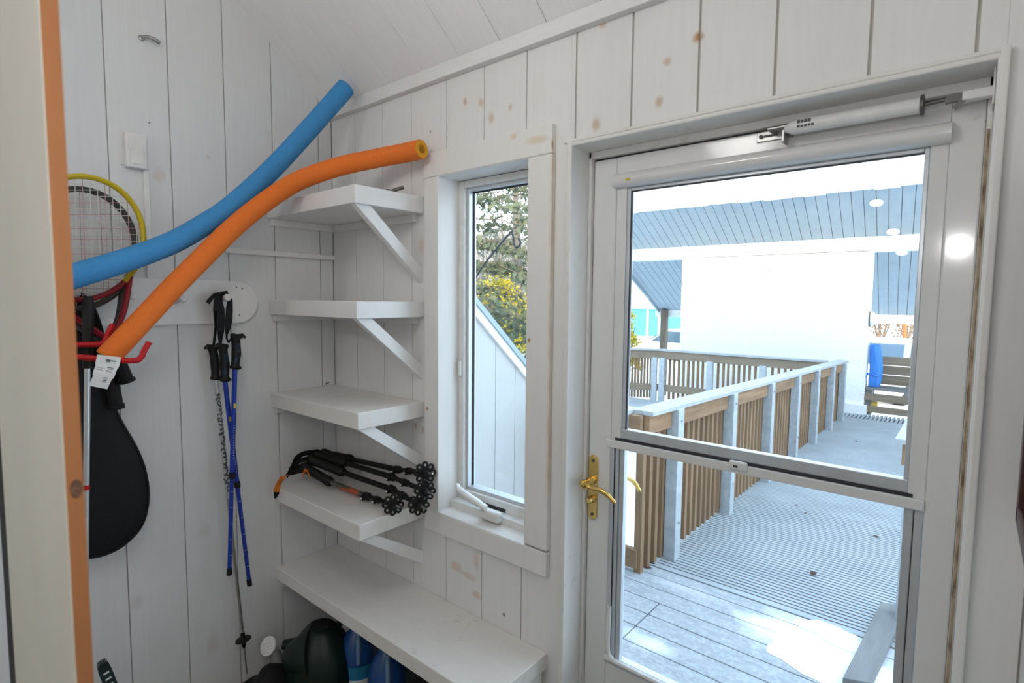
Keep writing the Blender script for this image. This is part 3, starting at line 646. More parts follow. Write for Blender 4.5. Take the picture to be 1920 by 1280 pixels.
# =================================================================== RACKETS
def racket(name_label, x, cpx, cpy, hw, hh_, throat, butt, fm, fm2, grip, tubes, col_in=None, lean=.02):
    """ring centred on (cpx,cpy), half sizes in photo pixels, on a plane x metres off the left wall"""
    def P(px, py, dx=0): return onX(px, py, x+dx)
    c = P(cpx, cpy)
    t = thing('tennis_racket', (x, P(*butt).y, P(*butt).z), name_label, 'racket', 'rackets on the peg rail')
    N = 48; ring = []
    for i in range(N):
        a = 2*math.pi*i/N
        ring.append(P(cpx+hw*math.sin(a), cpy-hh_*math.cos(a)))
    up_pts = [ring[i % N] for i in range(-18, 19)]
    lo_pts = [ring[i % N] for i in range(18, 31)]
    b = MB(); b.tube(up_pts, tubes, 12, flat=1.5, upv=(1, 0, 0)); frm = part('head_frame', b, fm, t, smooth=True)
    b = MB(); b.tube(lo_pts, tubes, 12, flat=1.4, upv=(1, 0, 0)); part('bridge', b, fm2, t, smooth=True)
    bu, th = P(*butt), P(*throat)
    for sgn, k in ((1, 17), (-1, 31)):
        s0 = ring[k]; b = MB()
        mid = (s0*0.45+th*.55) + Vector((0, sgn*.012, .0)); b.tube(smoothpath([s0, mid, th, th+(bu-th)*.25], 6), tubes*1.05, 10, flat=1.4, upv=(1, 0, 0)); part('throat_arm', b, fm2, t, smooth=True)
    d_ = (bu-th); b = MB(); b.tube([th+d_*.18, th+d_*.2, th+d_*.92, th+d_*.93, bu], [.014, .019, .020, .024, .024], 8, flat=1.0); part('grip', b, grip, t)
    # strings
    b = MB(); b2 = MB(); k = 0; wmx = hw*.98; hmx = hh_*.98
    n_ = 17
    for i in range(1, n_):
        u = -1+2*i/n_
        s = math.sqrt(1-u*u)
        q = b2 if i % 3 == 0 else b
        q.tube([P(cpx+u*wmx, cpy-s*hmx), P(cpx+u*wmx+8, cpy+s*hmx)], .0009, 4, caps=False)
    n_ = 19
    for i in range(1, n_):
        u = -1+2*i/n_; s = math.sqrt(1-u*u)
        q = b2 if i % 4 == 0 else b
        q.tube([P(cpx-s*wmx, cpy+u*hmx), P(cpx+s*wmx, cpy+u*hmx)], .0009, 4, caps=False)
    o = part('strings', b, M['string'], t); part('coloured_strings', b2, M['redstring'], t)
    if col_in is not None:
        b = MB(); b.tube([P(cpx+(hw-9)*math.sin(2*math.pi*i/N), cpy-(hh_-9)*math.cos(2*math.pi*i/N), .0) for i in range(N)], tubes*.5, 6, closed=True); part('grommet_strip', b, col_in, t, smooth=True)
    return t
racket('black framed tennis racket hanging behind the yellow and red one', .098, 142, 466, 112, 112, (200, 648), (219, 766), M['grey_lac'], M['grey_lac'], M['black'], .0095)
racket('yellow and red tennis racket hanging head up, in front of a black one', .128, 147, 446, 122, 116, (207, 640), (240, 716), M['yellow'], M['red_lac'], M['black'], .0085)
# racket cover
xo = .050
R_ = [(150, 548), (172, 575), (186, 610), (196, 650), (202, 690), (208, 730), (214, 765), (228, 795), (250, 832), (267, 872), (275, 915), (273, 950), (264, 980), (245, 1005), (218, 1026), (185, 1039), (150, 1043)]
L2 = [(150-(x_-150)*.9, y_) for x_, y_ in R_[::-1][1:-1]]
out = [onX(px, py, xo) for px, py in smoothpath([Vector((p[0], p[1], 0)) for p in R_+L2+[R_[0]]], 3)[:-1] and [(v.x, v.y) for v in smoothpath([Vector((p[0], p[1], 0)) for p in R_+L2+[R_[0]]], 3)[:-1]]]
cen = onX(150, 880, xo)
t = thing('racket_cover', (xo, cen.y, out[0].z-.75), 'black teardrop racket cover hanging wide end down', 'racket cover')
b = MB(); N = len(out); loops = []
for sc_, dx in ((1, -.022), (1, .022), (.93, .032), (.6, .036), (.25, .038)):
    loops.append([b.bm.verts.new(Vector((xo+dx*.8, cen.y+(p.y-cen.y)*sc_, cen.z+(p.z-cen.z)*sc_ if p.z < cen.z+.1 else cen.z+(p.z-cen.z)*(sc_*.5+.5)))) for p in out])
for A, Bq in zip(loops[:-1], loops[1:]):
    for k in range(N): b.bm.faces.new([A[k], A[(k+1) % N], Bq[(k+1) % N], Bq[k]])
b.bm.faces.new(loops[-1]); b.bm.faces.new(loops[0][::-1])
part('cover', b, M['black'], t, smooth=True)
b = MB(); b.tube([Vector((xo+.019, p.y, p.z)) for p in out], .004, 6, closed=True); part('zip_piping', b, M['blackpl'], t, smooth=True)
# silver pole beside it
p0, p1 = onX(164, 690, .17), onX(161, 985, .17)
t = thing('ski_pole', (p1.x, p1.y, p1.z-.3), 'silver pole hanging beside the black racket cover', 'pole')
b = MB(); b.tube([p0, p0+(p1-p0)*1.6], .0085, 12); part('shaft', b, M['silver_pole'], t, smooth=True)
b = MB(); b.tube([p0+(p0-p1)*.45, p0+(p0-p1)*.40, p0], [.012, .016, .0135], 12); part('grip', b, M['blackpl'], t, smooth=True)
b = MB(); q_ = p0+(p1-p0)*.74; b.tube([q_, q_+(p1-p0)*.03], .0092, 12); part('band', b, M['red_vinyl'], t, smooth=True)
# dark ski tip at the bottom left
p0, p1 = onX(187, 1232, .16), onX(232, 1345, .16)
t = thing('ski', (p1.x, p1.y, 0), 'dark ski tip with white marks at the bottom left', 'ski')
d_ = (p1-p0); sd = Vector((0, d_.z, -d_.y)).normalized()
b = MB(); b.ribbon(smoothpath([p0+Vector((.03, 0, 0)), p0+d_*.12, p0+d_*.45, p1], 5), [.004, .012, .018, .022, .026, .030, .032]+[.034]*9, .012, sd); part('ski_body', b, simple('dark_teal_lacquer', (.012, .03, .035), .3), t, smooth=False)
for k in range(3):
    b = MB(); b.obox(p0+d_*(.24+.09*k)+Vector((.0065, 0, 0)), sd*.008, d_.normalized()*.003, Vector((.0005, 0, 0))); part('mark', b, M['paper'], t)

# =================================================================== POOL NOODLES
def noodle(pts, r, label, mat_body, mat_end):
    path = smoothpath(pts, 10)
    t = thing('pool_noodle', path[0], label, 'pool noodle', 'pool noodles')
    b = MB(); b.tube(path, r, 28, caps=False)
    # hollow ends
    for i, j in ((0, 1), (-1, -2)):
        d_ = (path[i]-path[j]).normalized()
        b.lathe([(r, 0), (r*.97, .004), (r*.42, .004), (r*.36, -.05), (.001, -.05)], path[i], d_, 28)
    part('foam_tube', b, mat_body, t, smooth=True)
    b = MB(); d_ = (path[-1]-path[-2]).normalized(); b.lathe([(r*.93, .0042), (r*.93, .0052), (r*.45, .0052), (r*.45, .0042)], path[-1], d_, 28); part('end_rim', b, mat_end, t, smooth=True)
    d_ = (path[0]-path[1]).normalized(); b = MB(); b.lathe([(r*.93, .0042), (r*.93, .0052), (r*.45, .0052), (r*.45, .0042)], path[0], d_, 28); part('end_rim', b, mat_end, t, smooth=True)
    return t, path
bl = [onX(60, 540, .20), onX(134, 519, .20), onX(200, 499, .195), onX(261, 479, .19), onX(327, 453, .185), onX(385, 420, .18), onX(431, 389, .18), onX(501, 326, .185), onX(568, 255, .215), onY(648, 165, -.10)]
blue, bpath = noodle(bl, .036, 'blue foam pool noodle leaning up to the ceiling', M['blue_foam'], M['blue_foam'])
orr = [onX(203, 668, .235), onX(235, 634, .235), onX(282, 584, .235), onX(328, 535, .235), onX(374, 489, .235), onX(419, 444, .235), onX(458, 409, .235), onX(495, 380, .245), onY(533, 354, -.370), onY(571, 334, -.318), onY(640, 311, -.215), onY(710, 296, -.120), onY(752, 288, -.086), onY(789, 280, -.074)]
orange, opath = noodle(orr, .034, 'orange foam pool noodle with paper tag, resting on topmost shelf', M['orange_foam'], M['yellow_foam'])
# paper tag on the lower end
b = MB(); TX = .335; tp = [onX(205, 667, TX), onX(201, 684, TX), onX(194, 703, TX), onX(184, 726, TX-.006)]
wv_ = (onX(238, 676, TX)-onX(186, 668, TX)).normalized()
b.ribbon(smoothpath(tp, 4), [.058]*5+[.053]*4+[.046]*4, .0008, wv_); tg = part('paper_tag', b, M['paper'], orange, label='white paper tag with barcode')
b = MB(); o_ = (CAM-tp[1]).normalized()*.0035; ax_ = (tp[3]-tp[0]).normalized()
for k in range(11):      # barcode down the right side of the tag
    s0 = tp[0]+(tp[3]-tp[0])*(.36+.045*k)+wv_*(.0125-.0004*k)+o_; b.obox(s0, wv_*(.0072 if k < 7 else .005), ax_*(.0006 if k % 3 else .0011), Vector((.0004, 0, 0)))
b.obox(tp[0]+ax_*.014+wv_*.002+o_, wv_*.005, ax_*.0035, Vector((.0004, 0, 0)))
b.obox(tp[0]+ax_*.013+wv_*.015+o_, wv_*.006, ax_*.0012, Vector((.0004, 0, 0)))
for k in range(5):
    s0 = tp[0]+(tp[3]-tp[0])*(.40+.055*k)+wv_*(-.011+.0005*k)+o_; b.obox(s0, wv_*.007, ax_*.0005, Vector((.0004, 0, 0)))
part('print', b, M['ink'], tg)
# red double storage hook
h1 = [onX(100, 648, .17), onX(145, 646, .19), onX(186, 645, .20), onX(197, 640, .205), onX(203, 625, .205), onX(212, 608, .205)]
h2 = [onX(100, 666, .27), onX(145, 669, .29), onX(195, 673, .300), onX(250, 676, .310), onX(264, 670, .310), onX(270, 658, .310), onX(280, 641, .310)]
t = thing('storage_hook', (0, onX(100, 655, 0).y, onX(100, 660, 0).z), 'red vinyl double storage hook holding the noodles', 'hook')
for hp in (h1, h2):
    b = MB(); b.tube(smoothpath(hp, 6), .0085, 14); part('prong', b, M['red_vinyl'], t, smooth=True)
b = MB(); q = h1[0]; q2 = h2[0]
b.tube([Vector((.004, q.y, q.z)), q], .0085, 12); b.tube([Vector((.004, q.y-.005, q2.z)), q2], .0085, 12); b.box(0, .006, q.y-.03, q.y+.03, q2.z-.04, q.z+.05); part('wall_plate', b, M['red_vinyl'], t, smooth=True)

# =================================================================== TREKKING POLES ON THE PEG
def hang_pole(label, x, gtop, gbot, end, mshaft, dots, band, tipcap=True, pattern=False, flare=1):
    T, G, E = onX(*gtop, x), onX(*gbot, x), onX(*end, x)
    t = thing('trekking_pole', (E.x, E.y, E.z), label, 'trekking pole', 'trekking poles hanging from the last peg')
    d_ = (G-T); ax = d_.normalized(); sd = Vector((0, ax.z, -ax.y)).normalized()
    if sd.y < 0: sd = -sd
    b = MB(); L_ = d_.length
    path = [T+ax*L_*k for k in (0, .04, .10, .18, .35, .55, .75, .88, .95, 1.0)]
    wob = [0, -.001, -.003, -.002, .001, .003, .002, .001, .002, .001]
    b.tube([p+sd*w_ for p, w_ in zip(path, wob)], [.015, .0215, .0195, .0155, .0155, .0175, .0155, .0155, .0215, .016], 14, flat=.85, upv=(1, 0, 0))
    fs = -1 if flare == 0 else 1
    b.tube([T+ax*.012-sd*.004*fs, T+ax*.005-sd*.022*fs, T+ax*.012-sd*.033*fs], [.012, .009, .004], 10)
    b.tube([G-ax*.008+sd*.004, G-ax*.006+sd*.018, G-ax*.004+sd*.024], [.012, .008, .004], 10)
    g = part('grip', b, M['blackpl'], t, smooth=True)
    if dots:
        b = MB()
        for k in range(11):
            for s_ in (-.003, .003, .0075):
                p = T+ax*L_*(.28+.05*k)+sd*(s_+.003*math.sin(k*.5)); b.sphere(p+Vector((.0135 if s_ < .007 else .0115, 0, 0)), .0017, (.6, 1, 1), 6)
        part('grip_dots', b, M['bluedots'], g, smooth=True)
    d2 = E-G
    if pattern:
        m1 = G+d2*.385
        b = MB(); b.tube([G-ax*.02, m1], .0085, 12); s = part('upper_shaft', b, M['silver_pole'], t, smooth=True)
        b = MB(); random.seed(11)
        for k in range(26):
            c_ = G+d2*(.045+.0125*k); ph = random.uniform(-.8, .8)
            for q in range(2):
                a = ph+q*.9+random.uniform(-.3, .3); r = .0086
                nrm = Vector((math.cos(a), math.sin(a), 0)); tn = Vector((-math.sin(a), math.cos(a), 0))
                b.obox(c_+nrm*r+d2.normalized()*random.uniform(-.004, .004), (tn*random.uniform(.004, .007)+d2.normalized()*random.uniform(-.006, .006)), d2.normalized()*random.uniform(.002, .0055), nrm*.0008)
        part('black_pattern', b, M['ink'], s)
        b = MB(); b.tube([m1, G+d2*.86], [.0062, .0052], 10); part('lower_shaft', b, M['steel'], t, smooth=True)
        bk = G+d2*.875
        b = MB(); b.lathe([(.006, -.03), (.009, -.022), (.008, -.01), (.012, -.004), (.030, .0), (.031, .004), (.010, .008), (.007, .03), (.004, .04)], bk, d2, 14, sx=.8); part('basket', b, M['blackpl'], t, smooth=True)
        b = MB(); b.tube([bk, E], [.0035, .0025], 8); part('tip', b, M['steel'], t, smooth=True)
    else:
        m1 = G+d2*band
        b = MB(); b.tube([G-ax*.02, m1], .0088, 12); s = part('upper_shaft', b, mshaft, t, smooth=True)
        b = MB()
        for k in range(14): b.obox(G+d2*(.27+.012*k)+Vector((.0089, 0, 0)), sd*.0012, d2.normalized()*.0018, Vector((.0003, 0, 0)))
        part('lettering', b, M['silver_pole'], s)
        b = MB(); b.obox(G+d2*.175+Vector((.0088, 0, 0)), sd*.004, d2.normalized()*.009, Vector((.0004, 0, 0))); part('sticker', b, M['yellow'], s)
        b = MB(); b.tube([m1-d2.normalized()*.012, m1+d2.normalized()*.012], .0112, 12); part('collar', b, M['blackpl'], t, smooth=True)
        b = MB(); b.tube([m1, E], .0076, 12); s2 = part('lower_shaft', b, mshaft, t, smooth=True)
        for k in range(1, 6):
            b = MB(); b.obox(m1+(E-m1)*(.16*k)+Vector((.0076, 0, 0)), sd*.005, d2.normalized()*.0007, Vector((.0003, 0, 0))); part('length_mark', b, M['silver_pole'], s2)
        b = MB(); b.tube([E-d2.normalized()*.026, E], [.0095, .0098], 12); part('tip_cap', b, M['blackpl'], t, smooth=True)
    # wrist strap up to the peg
    pg = pegs[3]; b = MB(); off = {False: 0.0, True: .010}[pattern]
    pk = Vector((pg.x-.022+off, pg.y-.012-off, pg.z+.010))
    x2 = pg.x-.012
    if flare == 0:
        b.ribbon([pk+Vector((.0, .014, .004)), onX(431, 563, x2), onX(430, 580, x2), onX(429, 600, x2), onX(427, 615, x2), onX(425, 625, x2)], [.014, .020, .025, .026, .020, .010], .003, (0, 1, 0))
        b.ribbon([onX(425, 622, x2), onX(425, 634, x2), onX(428, 642, x2), T+Vector((.004, -.008, .0))], [.008, .006, .007, .008], .003, (0, 1, 0))
    elif pattern:
        b.ribbon([pk+Vector((0, -.004, .004)), onX(402, 553, x2), onX(396, 559, x2), onX(389, 568, x2)], [.012, .013, .014, .015], .003, (0, .4, 1))
        b.ribbon([pk+Vector((0, -.004, .003)), onX(405, 560, x2), onX(404, 572, x2), onX(403, 583, x2)], [.010, .014, .014, .013], .003, (0, 1, 0))
        b.ribbon([onX(403, 580, x2-.006), onX(405, 610, x-.004), T+Vector((.002, 0, -.003))], [.012, .010, .008], .003, (0, 1, 0))
    else:
        b.tube([pk+Vector((0, -.006, .004)), pk+Vector((0, .018, .008))], .007, 8)
        b.ribbon([pk, onX(411, 563, x2), onX(414, 580, x2), onX(414, 600, x2), onX(414, 620, x2), onX(413, 634, x2-.008), onX(413, 644, x+.0045)], [.014, .022, .027, .030, .024, .016, .010], .003, (0, 1, 0))
    part('wrist_strap', b, M['black'], t)
hang_pole('silver trekking pole with black lettering, leftmost grip on the peg', .050, (400, 646), (404, 712), (463, 1262), M['silver_pole'], False, .4, pattern=True)
hang_pole('blue trekking pole with the lower grip and longer reach, hung by strap', .080, (419, 644), (421, 715), (468, 1097), M['blue_pole'], True, .49)
hang_pole('blue trekking pole with the higher grip, crossing in front', .104, (444, 626), (440, 692), (430, 1077), M['blue_pole'], True, .513, flare=0)

# =================================================================== POLE BUNDLE ON THE LOWEST SHELF
def star_basket(b, c, ax, R):
    ax = Vector(ax).normalized(); u = ax.orthogonal().normalized(); v = ax.cross(u); nl = 8
    for k in range(nl):
        a = 2*math.pi*k/nl; d_ = u*math.cos(a)+v*math.sin(a); tn = ax.cross(d_)
        # each lobe is an open ring
        b.tube([c+d_*(R*.70)+(d_*math.cos(q)*R*.23+tn*math.sin(q)*R*.21) for q in [2*math.pi*i/10 for i in range(10)]], R*.11, 6, closed=True)
    b.lathe([(R*.55, -.003), (R*.55, .003)], c, ax, 16)
    b.lathe([(R*.30, -.018), (R*.28, .014), (R*.16, .022)], c, ax, 12)
ZS = .798
def shelf_pole(label, g0, g1, s1, bk, R, band=False, strap=None, lob=()):
    r_ = .016
    A, Bp, S, K = onY(*g0), onY(*g1), onY(*s1), onY(*bk)
    t = thing('trekking_pole', (Bp.x, Bp.y, ZS), label, 'trekking pole', 'folded trekking poles on the lowest small shelf')
    ax = (Bp-A).normalized(); L_ = (Bp-A).length
    b = MB(); b.tube([A, A+ax*L_*.06, A+ax*L_*.2, A+ax*L_*.45, A+ax*L_*.7, A+ax*L_*.93, Bp], [.015, .023, .019, .0195, .018, .021, .016], 12)
    b.sphere(A+Vector((0, 0, .004)), .025, (1.1, .9, .8), 12); g = part('grip', b, M['blackpl'], t, smooth=True)
    b = MB(); b.tube([Bp-ax*.01, S], .0105, 12); sh = part('upper_shaft', b, M['olive'] if band else M['blackpl'], t, smooth=True)
    if band:
        d_ = S-Bp; b = MB(); b.tube([Bp+d_*.28, Bp+d_*.80], .0116, 12); part('band', b, M['red_orange'], sh, smooth=True)
    d2 = (K-S).normalized(); b = MB(); b.tube([S-d2*.018, S-d2*.014, S+d2*.014, S+d2*.018], [.010, .0155, .0155, .010], 10); b.box(S.x-.009, S.x+.009, S.y-.026, S.y-.008, S.z-.010, S.z+.006); part('lever_lock', b, M['blackpl'], t, smooth=True, bevel=.002)
    b = MB(); b.tube([S, K], .0092, 10); part('lower_shaft', b, M['blackpl'], t, smooth=True)
    mid = S+(K-S)*.42; b = MB(); b.tube([mid-d2*.014, mid+d2*.014], .0135, 10); b.box(mid.x-.008, mid.x+.008, mid.y-.022, mid.y-.006, mid.z-.010, mid.z+.004); lk = part('lever_lock', b, M['blackpl'], t, smooth=True, bevel=.002)
    b = MB(); b.lathe([(.004, 0), (.004, .003)], (S.x, S.y-.026, S.z-.002), (0, -1, 0), 10); part('lock_screw', b, M['white_obj'], lk); b = MB(); b.lathe([(.004, 0), (.004, .003)], (mid.x, mid.y-.022, mid.z-.003), (0, -1, 0), 10); part('lock_screw', b, M['white_obj'], lk)
    b = MB(); star_basket(b, K, d2+Vector((.45, -.9, .12)), R); part('basket', b, M['blackpl'], t, smooth=True)
    b = MB(); b.tube([K, K+d2*.045], [.006, .003], 8); part('tip', b, M['steel'], t, smooth=True)
    if strap:
        b = MB(); pts = [onY(px, py, zz_) for px, py, zz_ in strap]
        b.ribbon(smoothpath(pts, 5), .020, .0025, (.2, -.3, 1)); st = part('wrist_strap', b, M['black'], t)
    return t
P1 = shelf_pole('front trekking pole on the lowest small shelf, orange band on shaft', (572, 876, -.205), (622, 905, -.170), (688, 930, -.150), (737, 946, -.160), .040, band=True, strap=[(570, 874, -.21), (556, 876, -.235), (545, 884, -.262), (537, 893, -.285)])
shelf_pole('second black trekking pole from the front on the lowest small shelf', (584, 862, -.175), (645, 886, -.125), (735, 917, -.105), (785, 946, -.120), .040, strap=[(585, 860, -.175), (566, 862, -.22), (552, 872, -.25), (544, 886, -.27), (556, 884, -.245), (575, 880, -.21)])
shelf_pole('third black trekking pole from the front on the lowest small shelf', (594, 852, -.145), (650, 868, -.100), (735, 894, -.078), (797, 920, -.092), .040, strap=[(594, 848, -.15), (572, 849, -.20), (556, 858, -.235), (549, 872, -.255), (542, 888, -.27)])
shelf_pole('rearmost black trekking pole on the lowest small shelf', (608, 851, -.110), (660, 861, -.072), (745, 880, -.052), (797, 886, -.060), .042, strap=[(605, 848, -.12), (585, 848, -.17), (566, 852, -.21), (556, 864, -.235), (562, 880, -.22)])
# orange strap end hanging over the shelf edge belongs to the front pole
b = MB(); b.ribbon(smoothpath([onY(540, 890, -.285), onY(529, 897, -.308), onY(521, 910, -.312), onY(519, 922, -.312)], 5), [.008]*4+[.022]*8+[.026]*4, .002, (.5, .8, .3)); part('strap_end', b, M['orange_cloth'], P1, label='orange strap end')
b = MB(); b.ribbon([onY(519, 922, -.312), onY(516, 934, -.312)], [.026, .006], .0022, (.5, .8, .3)); part('strap_tip', b, M['black'], P1)
b = MB(); b.ribbon(smoothpath([onY(568, 893, -.225), onY(574, 881, -.222), onY(581, 894, -.222)], 4), .018, .002, (.6, -.3, .6)); part('strap_lining', b, M['orange_cloth'], P1, label='orange strap lining')
c_ = onY(519, 913, -.3135); b = MB()
for dx_, dz_, w_, h_ in ((-.004, .006, .006, .0012), (-.004, 0, .006, .0012), (-.004, -.006, .006, .0012), (.001, .003, .0012, .005), (-.008, -.003, .0012, .005)): b.obox(c_+Vector((dx_+.002, -.0005, dz_)), Vector((w_/2, 0, 0)), Vector((0, .0006, 0)), Vector((0, 0, h_/2)))
part('strap_mark', b, M['ink'], P1)

# =================================================================== UNDER THE BENCH
# watering can
c = onZ(603, 1172, .285); c = Vector((c.x, c.y, 0))
t = thing('watering_can', (c.x, c.y, 0), 'dark green watering can with white rose under the bench', 'watering can')
top = onY(612, 1152, -.2).z
b = MB(); b.lathe([(.135, 0), (.142, .01), (.145, .10), (.140, .15), (.122, .205), (.092, .248), (.068, .274), (.058, .283), (.02, .285), (.001, .285)], c, (0, 0, 1), 32, sx=1.0, sy=.9); body = part('can_body', b, M['green_pl'], t, smooth=True)
b = MB(); oc = c+Vector((0, 0, .284)); b.lathe([(.044, -.004), (.044, .003), (.001, .003)], oc, (0, 0, 1), 20); part('fill_opening', b, M['black'], body)
rose = onX(503, 1211, .10); sp0 = Vector((c.x-.02, c.y-.09, .06))
b = MB(); nk = rose+Vector((.035, .045, .0)); b.tube(smoothpath([c+Vector((.0, -.02, .18)), c+Vector((-.06, -.06, .165)), nk+Vector((.045, .032, -.004)), nk], 4), [.115, .110, .10, .09, .078, .066, .056, .046, .038, .03, .024, .020, .018], 18); part('spout', b, M['green_pl'], t, smooth=True)
axr = (Vector((.35, -.75, .32))).normalized(); axr = (CAM-rose).normalized()*.75+Vector((-.40, -.42, .05)); axr.normalize()
b = MB(); b.lathe([(.013, -.045), (.014, -.022), (.036, -.008), (.038, .0), (.036, .004), (.001, .006)], rose, axr, 24); ro = part('rose', b, M['white_obj'], t, smooth=True, label='white sprinkler rose')
q_ = rose+Vector((.01, .02, -.03)); b = MB(); b.tube([q_, q_+Vector((.075, .0, -.09)), q_+Vector((.11, 0, -.13))], [.022, .034, .038], 16); part('spout_guard', b, simple('grey_plastic', (.16, .16, .15), .5), t, smooth=True)
b = MB(); u = axr.orthogonal().normalized(); v = axr.cross(u)
for k in range(22):
    a = k*2.4; r = .004+.0052*math.sqrt(k)
    b.lathe([(.0012, .0052), (.0012, .0062)], rose+(u*math.cos(a)+v*math.sin(a))*r, axr, 6)
part('rose_hole', b, M['ink'], ro)
b = MB(); b.tube(smoothpath([c+Vector((.03, .055, .27)), c+Vector((.06, .085, .325)), c+Vector((.11, .11, .31)), c+Vector((.15, .12, .22)), c+Vector((.13, .06, .09))], 6), .013, 12); part('handle', b, M['green_pl'], t, smooth=True)
# blue jugs
def jug(px, py, yy, label):
    q = onY(px, py, yy); c = Vector((q.x, yy, 0))
    t = thing('fluid_jug', (c.x, c.y, 0), label, 'jug', 'blue jugs under the bench')
    b = MB(); b.lathe([(.068, 0), (.074, .01), (.074, .17), (.070, .20), (.052, .245), (.026, .275), (.020, .285), (.020, .295)], c, (0, 0, 1), 24); part('jug_body', b, M['blue_jug'], t, smooth=True)
    b = MB(); b.lathe([(.0755, .10), (.0755, .152)], c, (0, 0, 1), 24); part('paper_label', b, M['cyan'], t, smooth=True)
    b = MB(); b.lathe([(.0752, .03), (.0752, .10)], c, (0, 0, 1), 24); part('lower_label', b, M['paper'], t, smooth=True)
    b = MB(); b.lathe([(.021, .288), (.022, .29), (.022, .312), (.019, .314)], c, (0, 0, 1), 16); part('cap', b, M['white_obj'], t, smooth=True)
    d_ = (CAM-c); d_.z = 0; d_.normalize()
    b = MB(); b.tube(smoothpath([c+d_*.035+Vector((0, 0, .272)), c+d_*.062+Vector((0, 0, .25)), c+d_*.076+Vector((0, 0, .21)), c+d_*.077+Vector((0, 0, .17))], 5), .009, 10); part('handle', b, simple('pale_blue_plastic', (.14, .26, .42), .35), t, smooth=True)
jug(672, 1225, -.17, 'blue fluid jug beside the watering can under the bench')
jug(727, 1240, -.18, 'blue fluid jug further from the watering can, under the bench')
# black bags
def bag(c, s, label, seed, name='black_bag'):
    b = MB(); b.sphere((0, 0, 0), 1, (1, 1, 1), 24); rnd = random.Random(seed)
    f = [(rnd.uniform(2, 5), rnd.uniform(2, 5), rnd.uniform(2, 5), rnd.uniform(0, 6)) for _ in range(4)]
    for v in b.bm.verts:
        d_ = v.co.copy(); k = 1+.10*sum(math.sin(a*d_.x+q)*math.cos(bb*d_.y+cc*d_.z) for a, bb, cc, q in f)
        v.co = Vector((d_.x*s[0]*k, d_.y*s[1]*k, (max(d_.z, -.55)+.55)*s[2]*k/1.55))+Vector(c)
    o = b.build(name, M['black'], smooth=True); tag(o, label, 'bag'); return o
bag((.19, -.43, 0), (.08, .13, .128), 'crumpled black bag at bottom left, below the white watering rose', 14)
bag((.60, -.245, 0), (.075, .07, .13), 'small black bag in front of the blue jugs', 5)
bag((.835, -.16, 0), (.13, .11, .31), 'big black bag at right under the bench', 9)

# picture frame on the right wall
z0_ = onY(1906, 978, -.05).z; z1_ = 1.85; FX = onY(1907, 930, -.045).x
t = thing('picture_frame', (XR, -.3, z0_), 'dark mahogany picture frame at the right edge', 'picture frame')
b = MB(); b.box(FX, XR, -.52, -.045, z0_, z0_+.035); b.box(FX, XR, -.52, -.045, z1_-.035, z1_); b.box(FX, XR, -.08, -.045, z0_, z1_); b.box(FX, XR, -.52, -.485, z0_, z1_)
part('frame', b, M['mahog'], t, bevel=.004)
b = MB(); b.box(XR-.012, XR-.004, -.49, -.075, z0_+.03, z1_-.03); part('picture', b, M['matte_print'], t)

# =================================================================== OUTSIDE
ZD = -.12
# ground
b = MB(); random.seed(5); nx, ny = 60, 60
V = [[b.bm.verts.new((-45+100*i/nx, .16+ (90*j/ny), -.75+.06*random.random() + (0 if j < 14 else .02*(j-14)))) for j in range(ny+1)] for i in range(nx+1)]
for i in range(nx):
    for j in range(ny): b.bm.faces.new([V[i][j], V[i+1][j], V[i+1][j+1], V[i][j+1]])
struct(b.build('ground', M['snow'], smooth=True), 'snow covered ground outside', 'ground')
# landing deck
b = MB(); y = .17; rows = []
while y < 1.80:
    y1 = min(y+.142, 1.835)
    if .90 < y < 1.36: b.box(.962, 2.6, y+.003, y1-.003, ZD-.03, ZD); b.box(-.9, .956, y+.003, y1-.003, ZD-.03, ZD)
    else: b.box(-.9, 2.6, y+.003, y1-.003, ZD-.03, ZD)
    y = y1
b.box(-.9, 2.6, .17, 1.82, ZD-.16, ZD-.06)
struct(b.build('deck_landing', M['deckb'], bevel=.004), 'frosted grey deck boards just outside the door', 'deck')
# ribbed ramp
b = MB(); y = 1.87
b.box(.66, 2.36, 1.838, 1.866, ZD-.05, ZD+.004)
while y < 8.05:
    b.box(.72, 2.3, y, y+.024, ZD-.03, ZD); y += .0365
b.box(.74, 2.28, 3.6, 8.05, ZD-.034, ZD-.0035)
b.box(.70, .735, 1.85, 8.08, ZD-.09, ZD+.004); b.box(2.285, 2.32, 1.85, 8.08, ZD-.09, ZD+.004)
b.box(.72, 2.3, 1.85, 8.08, ZD-.06, ZD-.034)
struct(b.build('ramp_walkway', M['ramp']), 'ribbed grey metal walkway leading to the white building', 'walkway')
b = MB(); x = .3
while x < 2.6:
    b.box(x, x+.030, 8.09, 8.55, ZD-.03, ZD); x += .052
b.box(.3, 2.6, 8.09, 8.55, ZD-.06, ZD-.034)
struct(b.build('ramp_grating', M['ramp']), 'short metal grating at the far end of the walkway', 'grating')
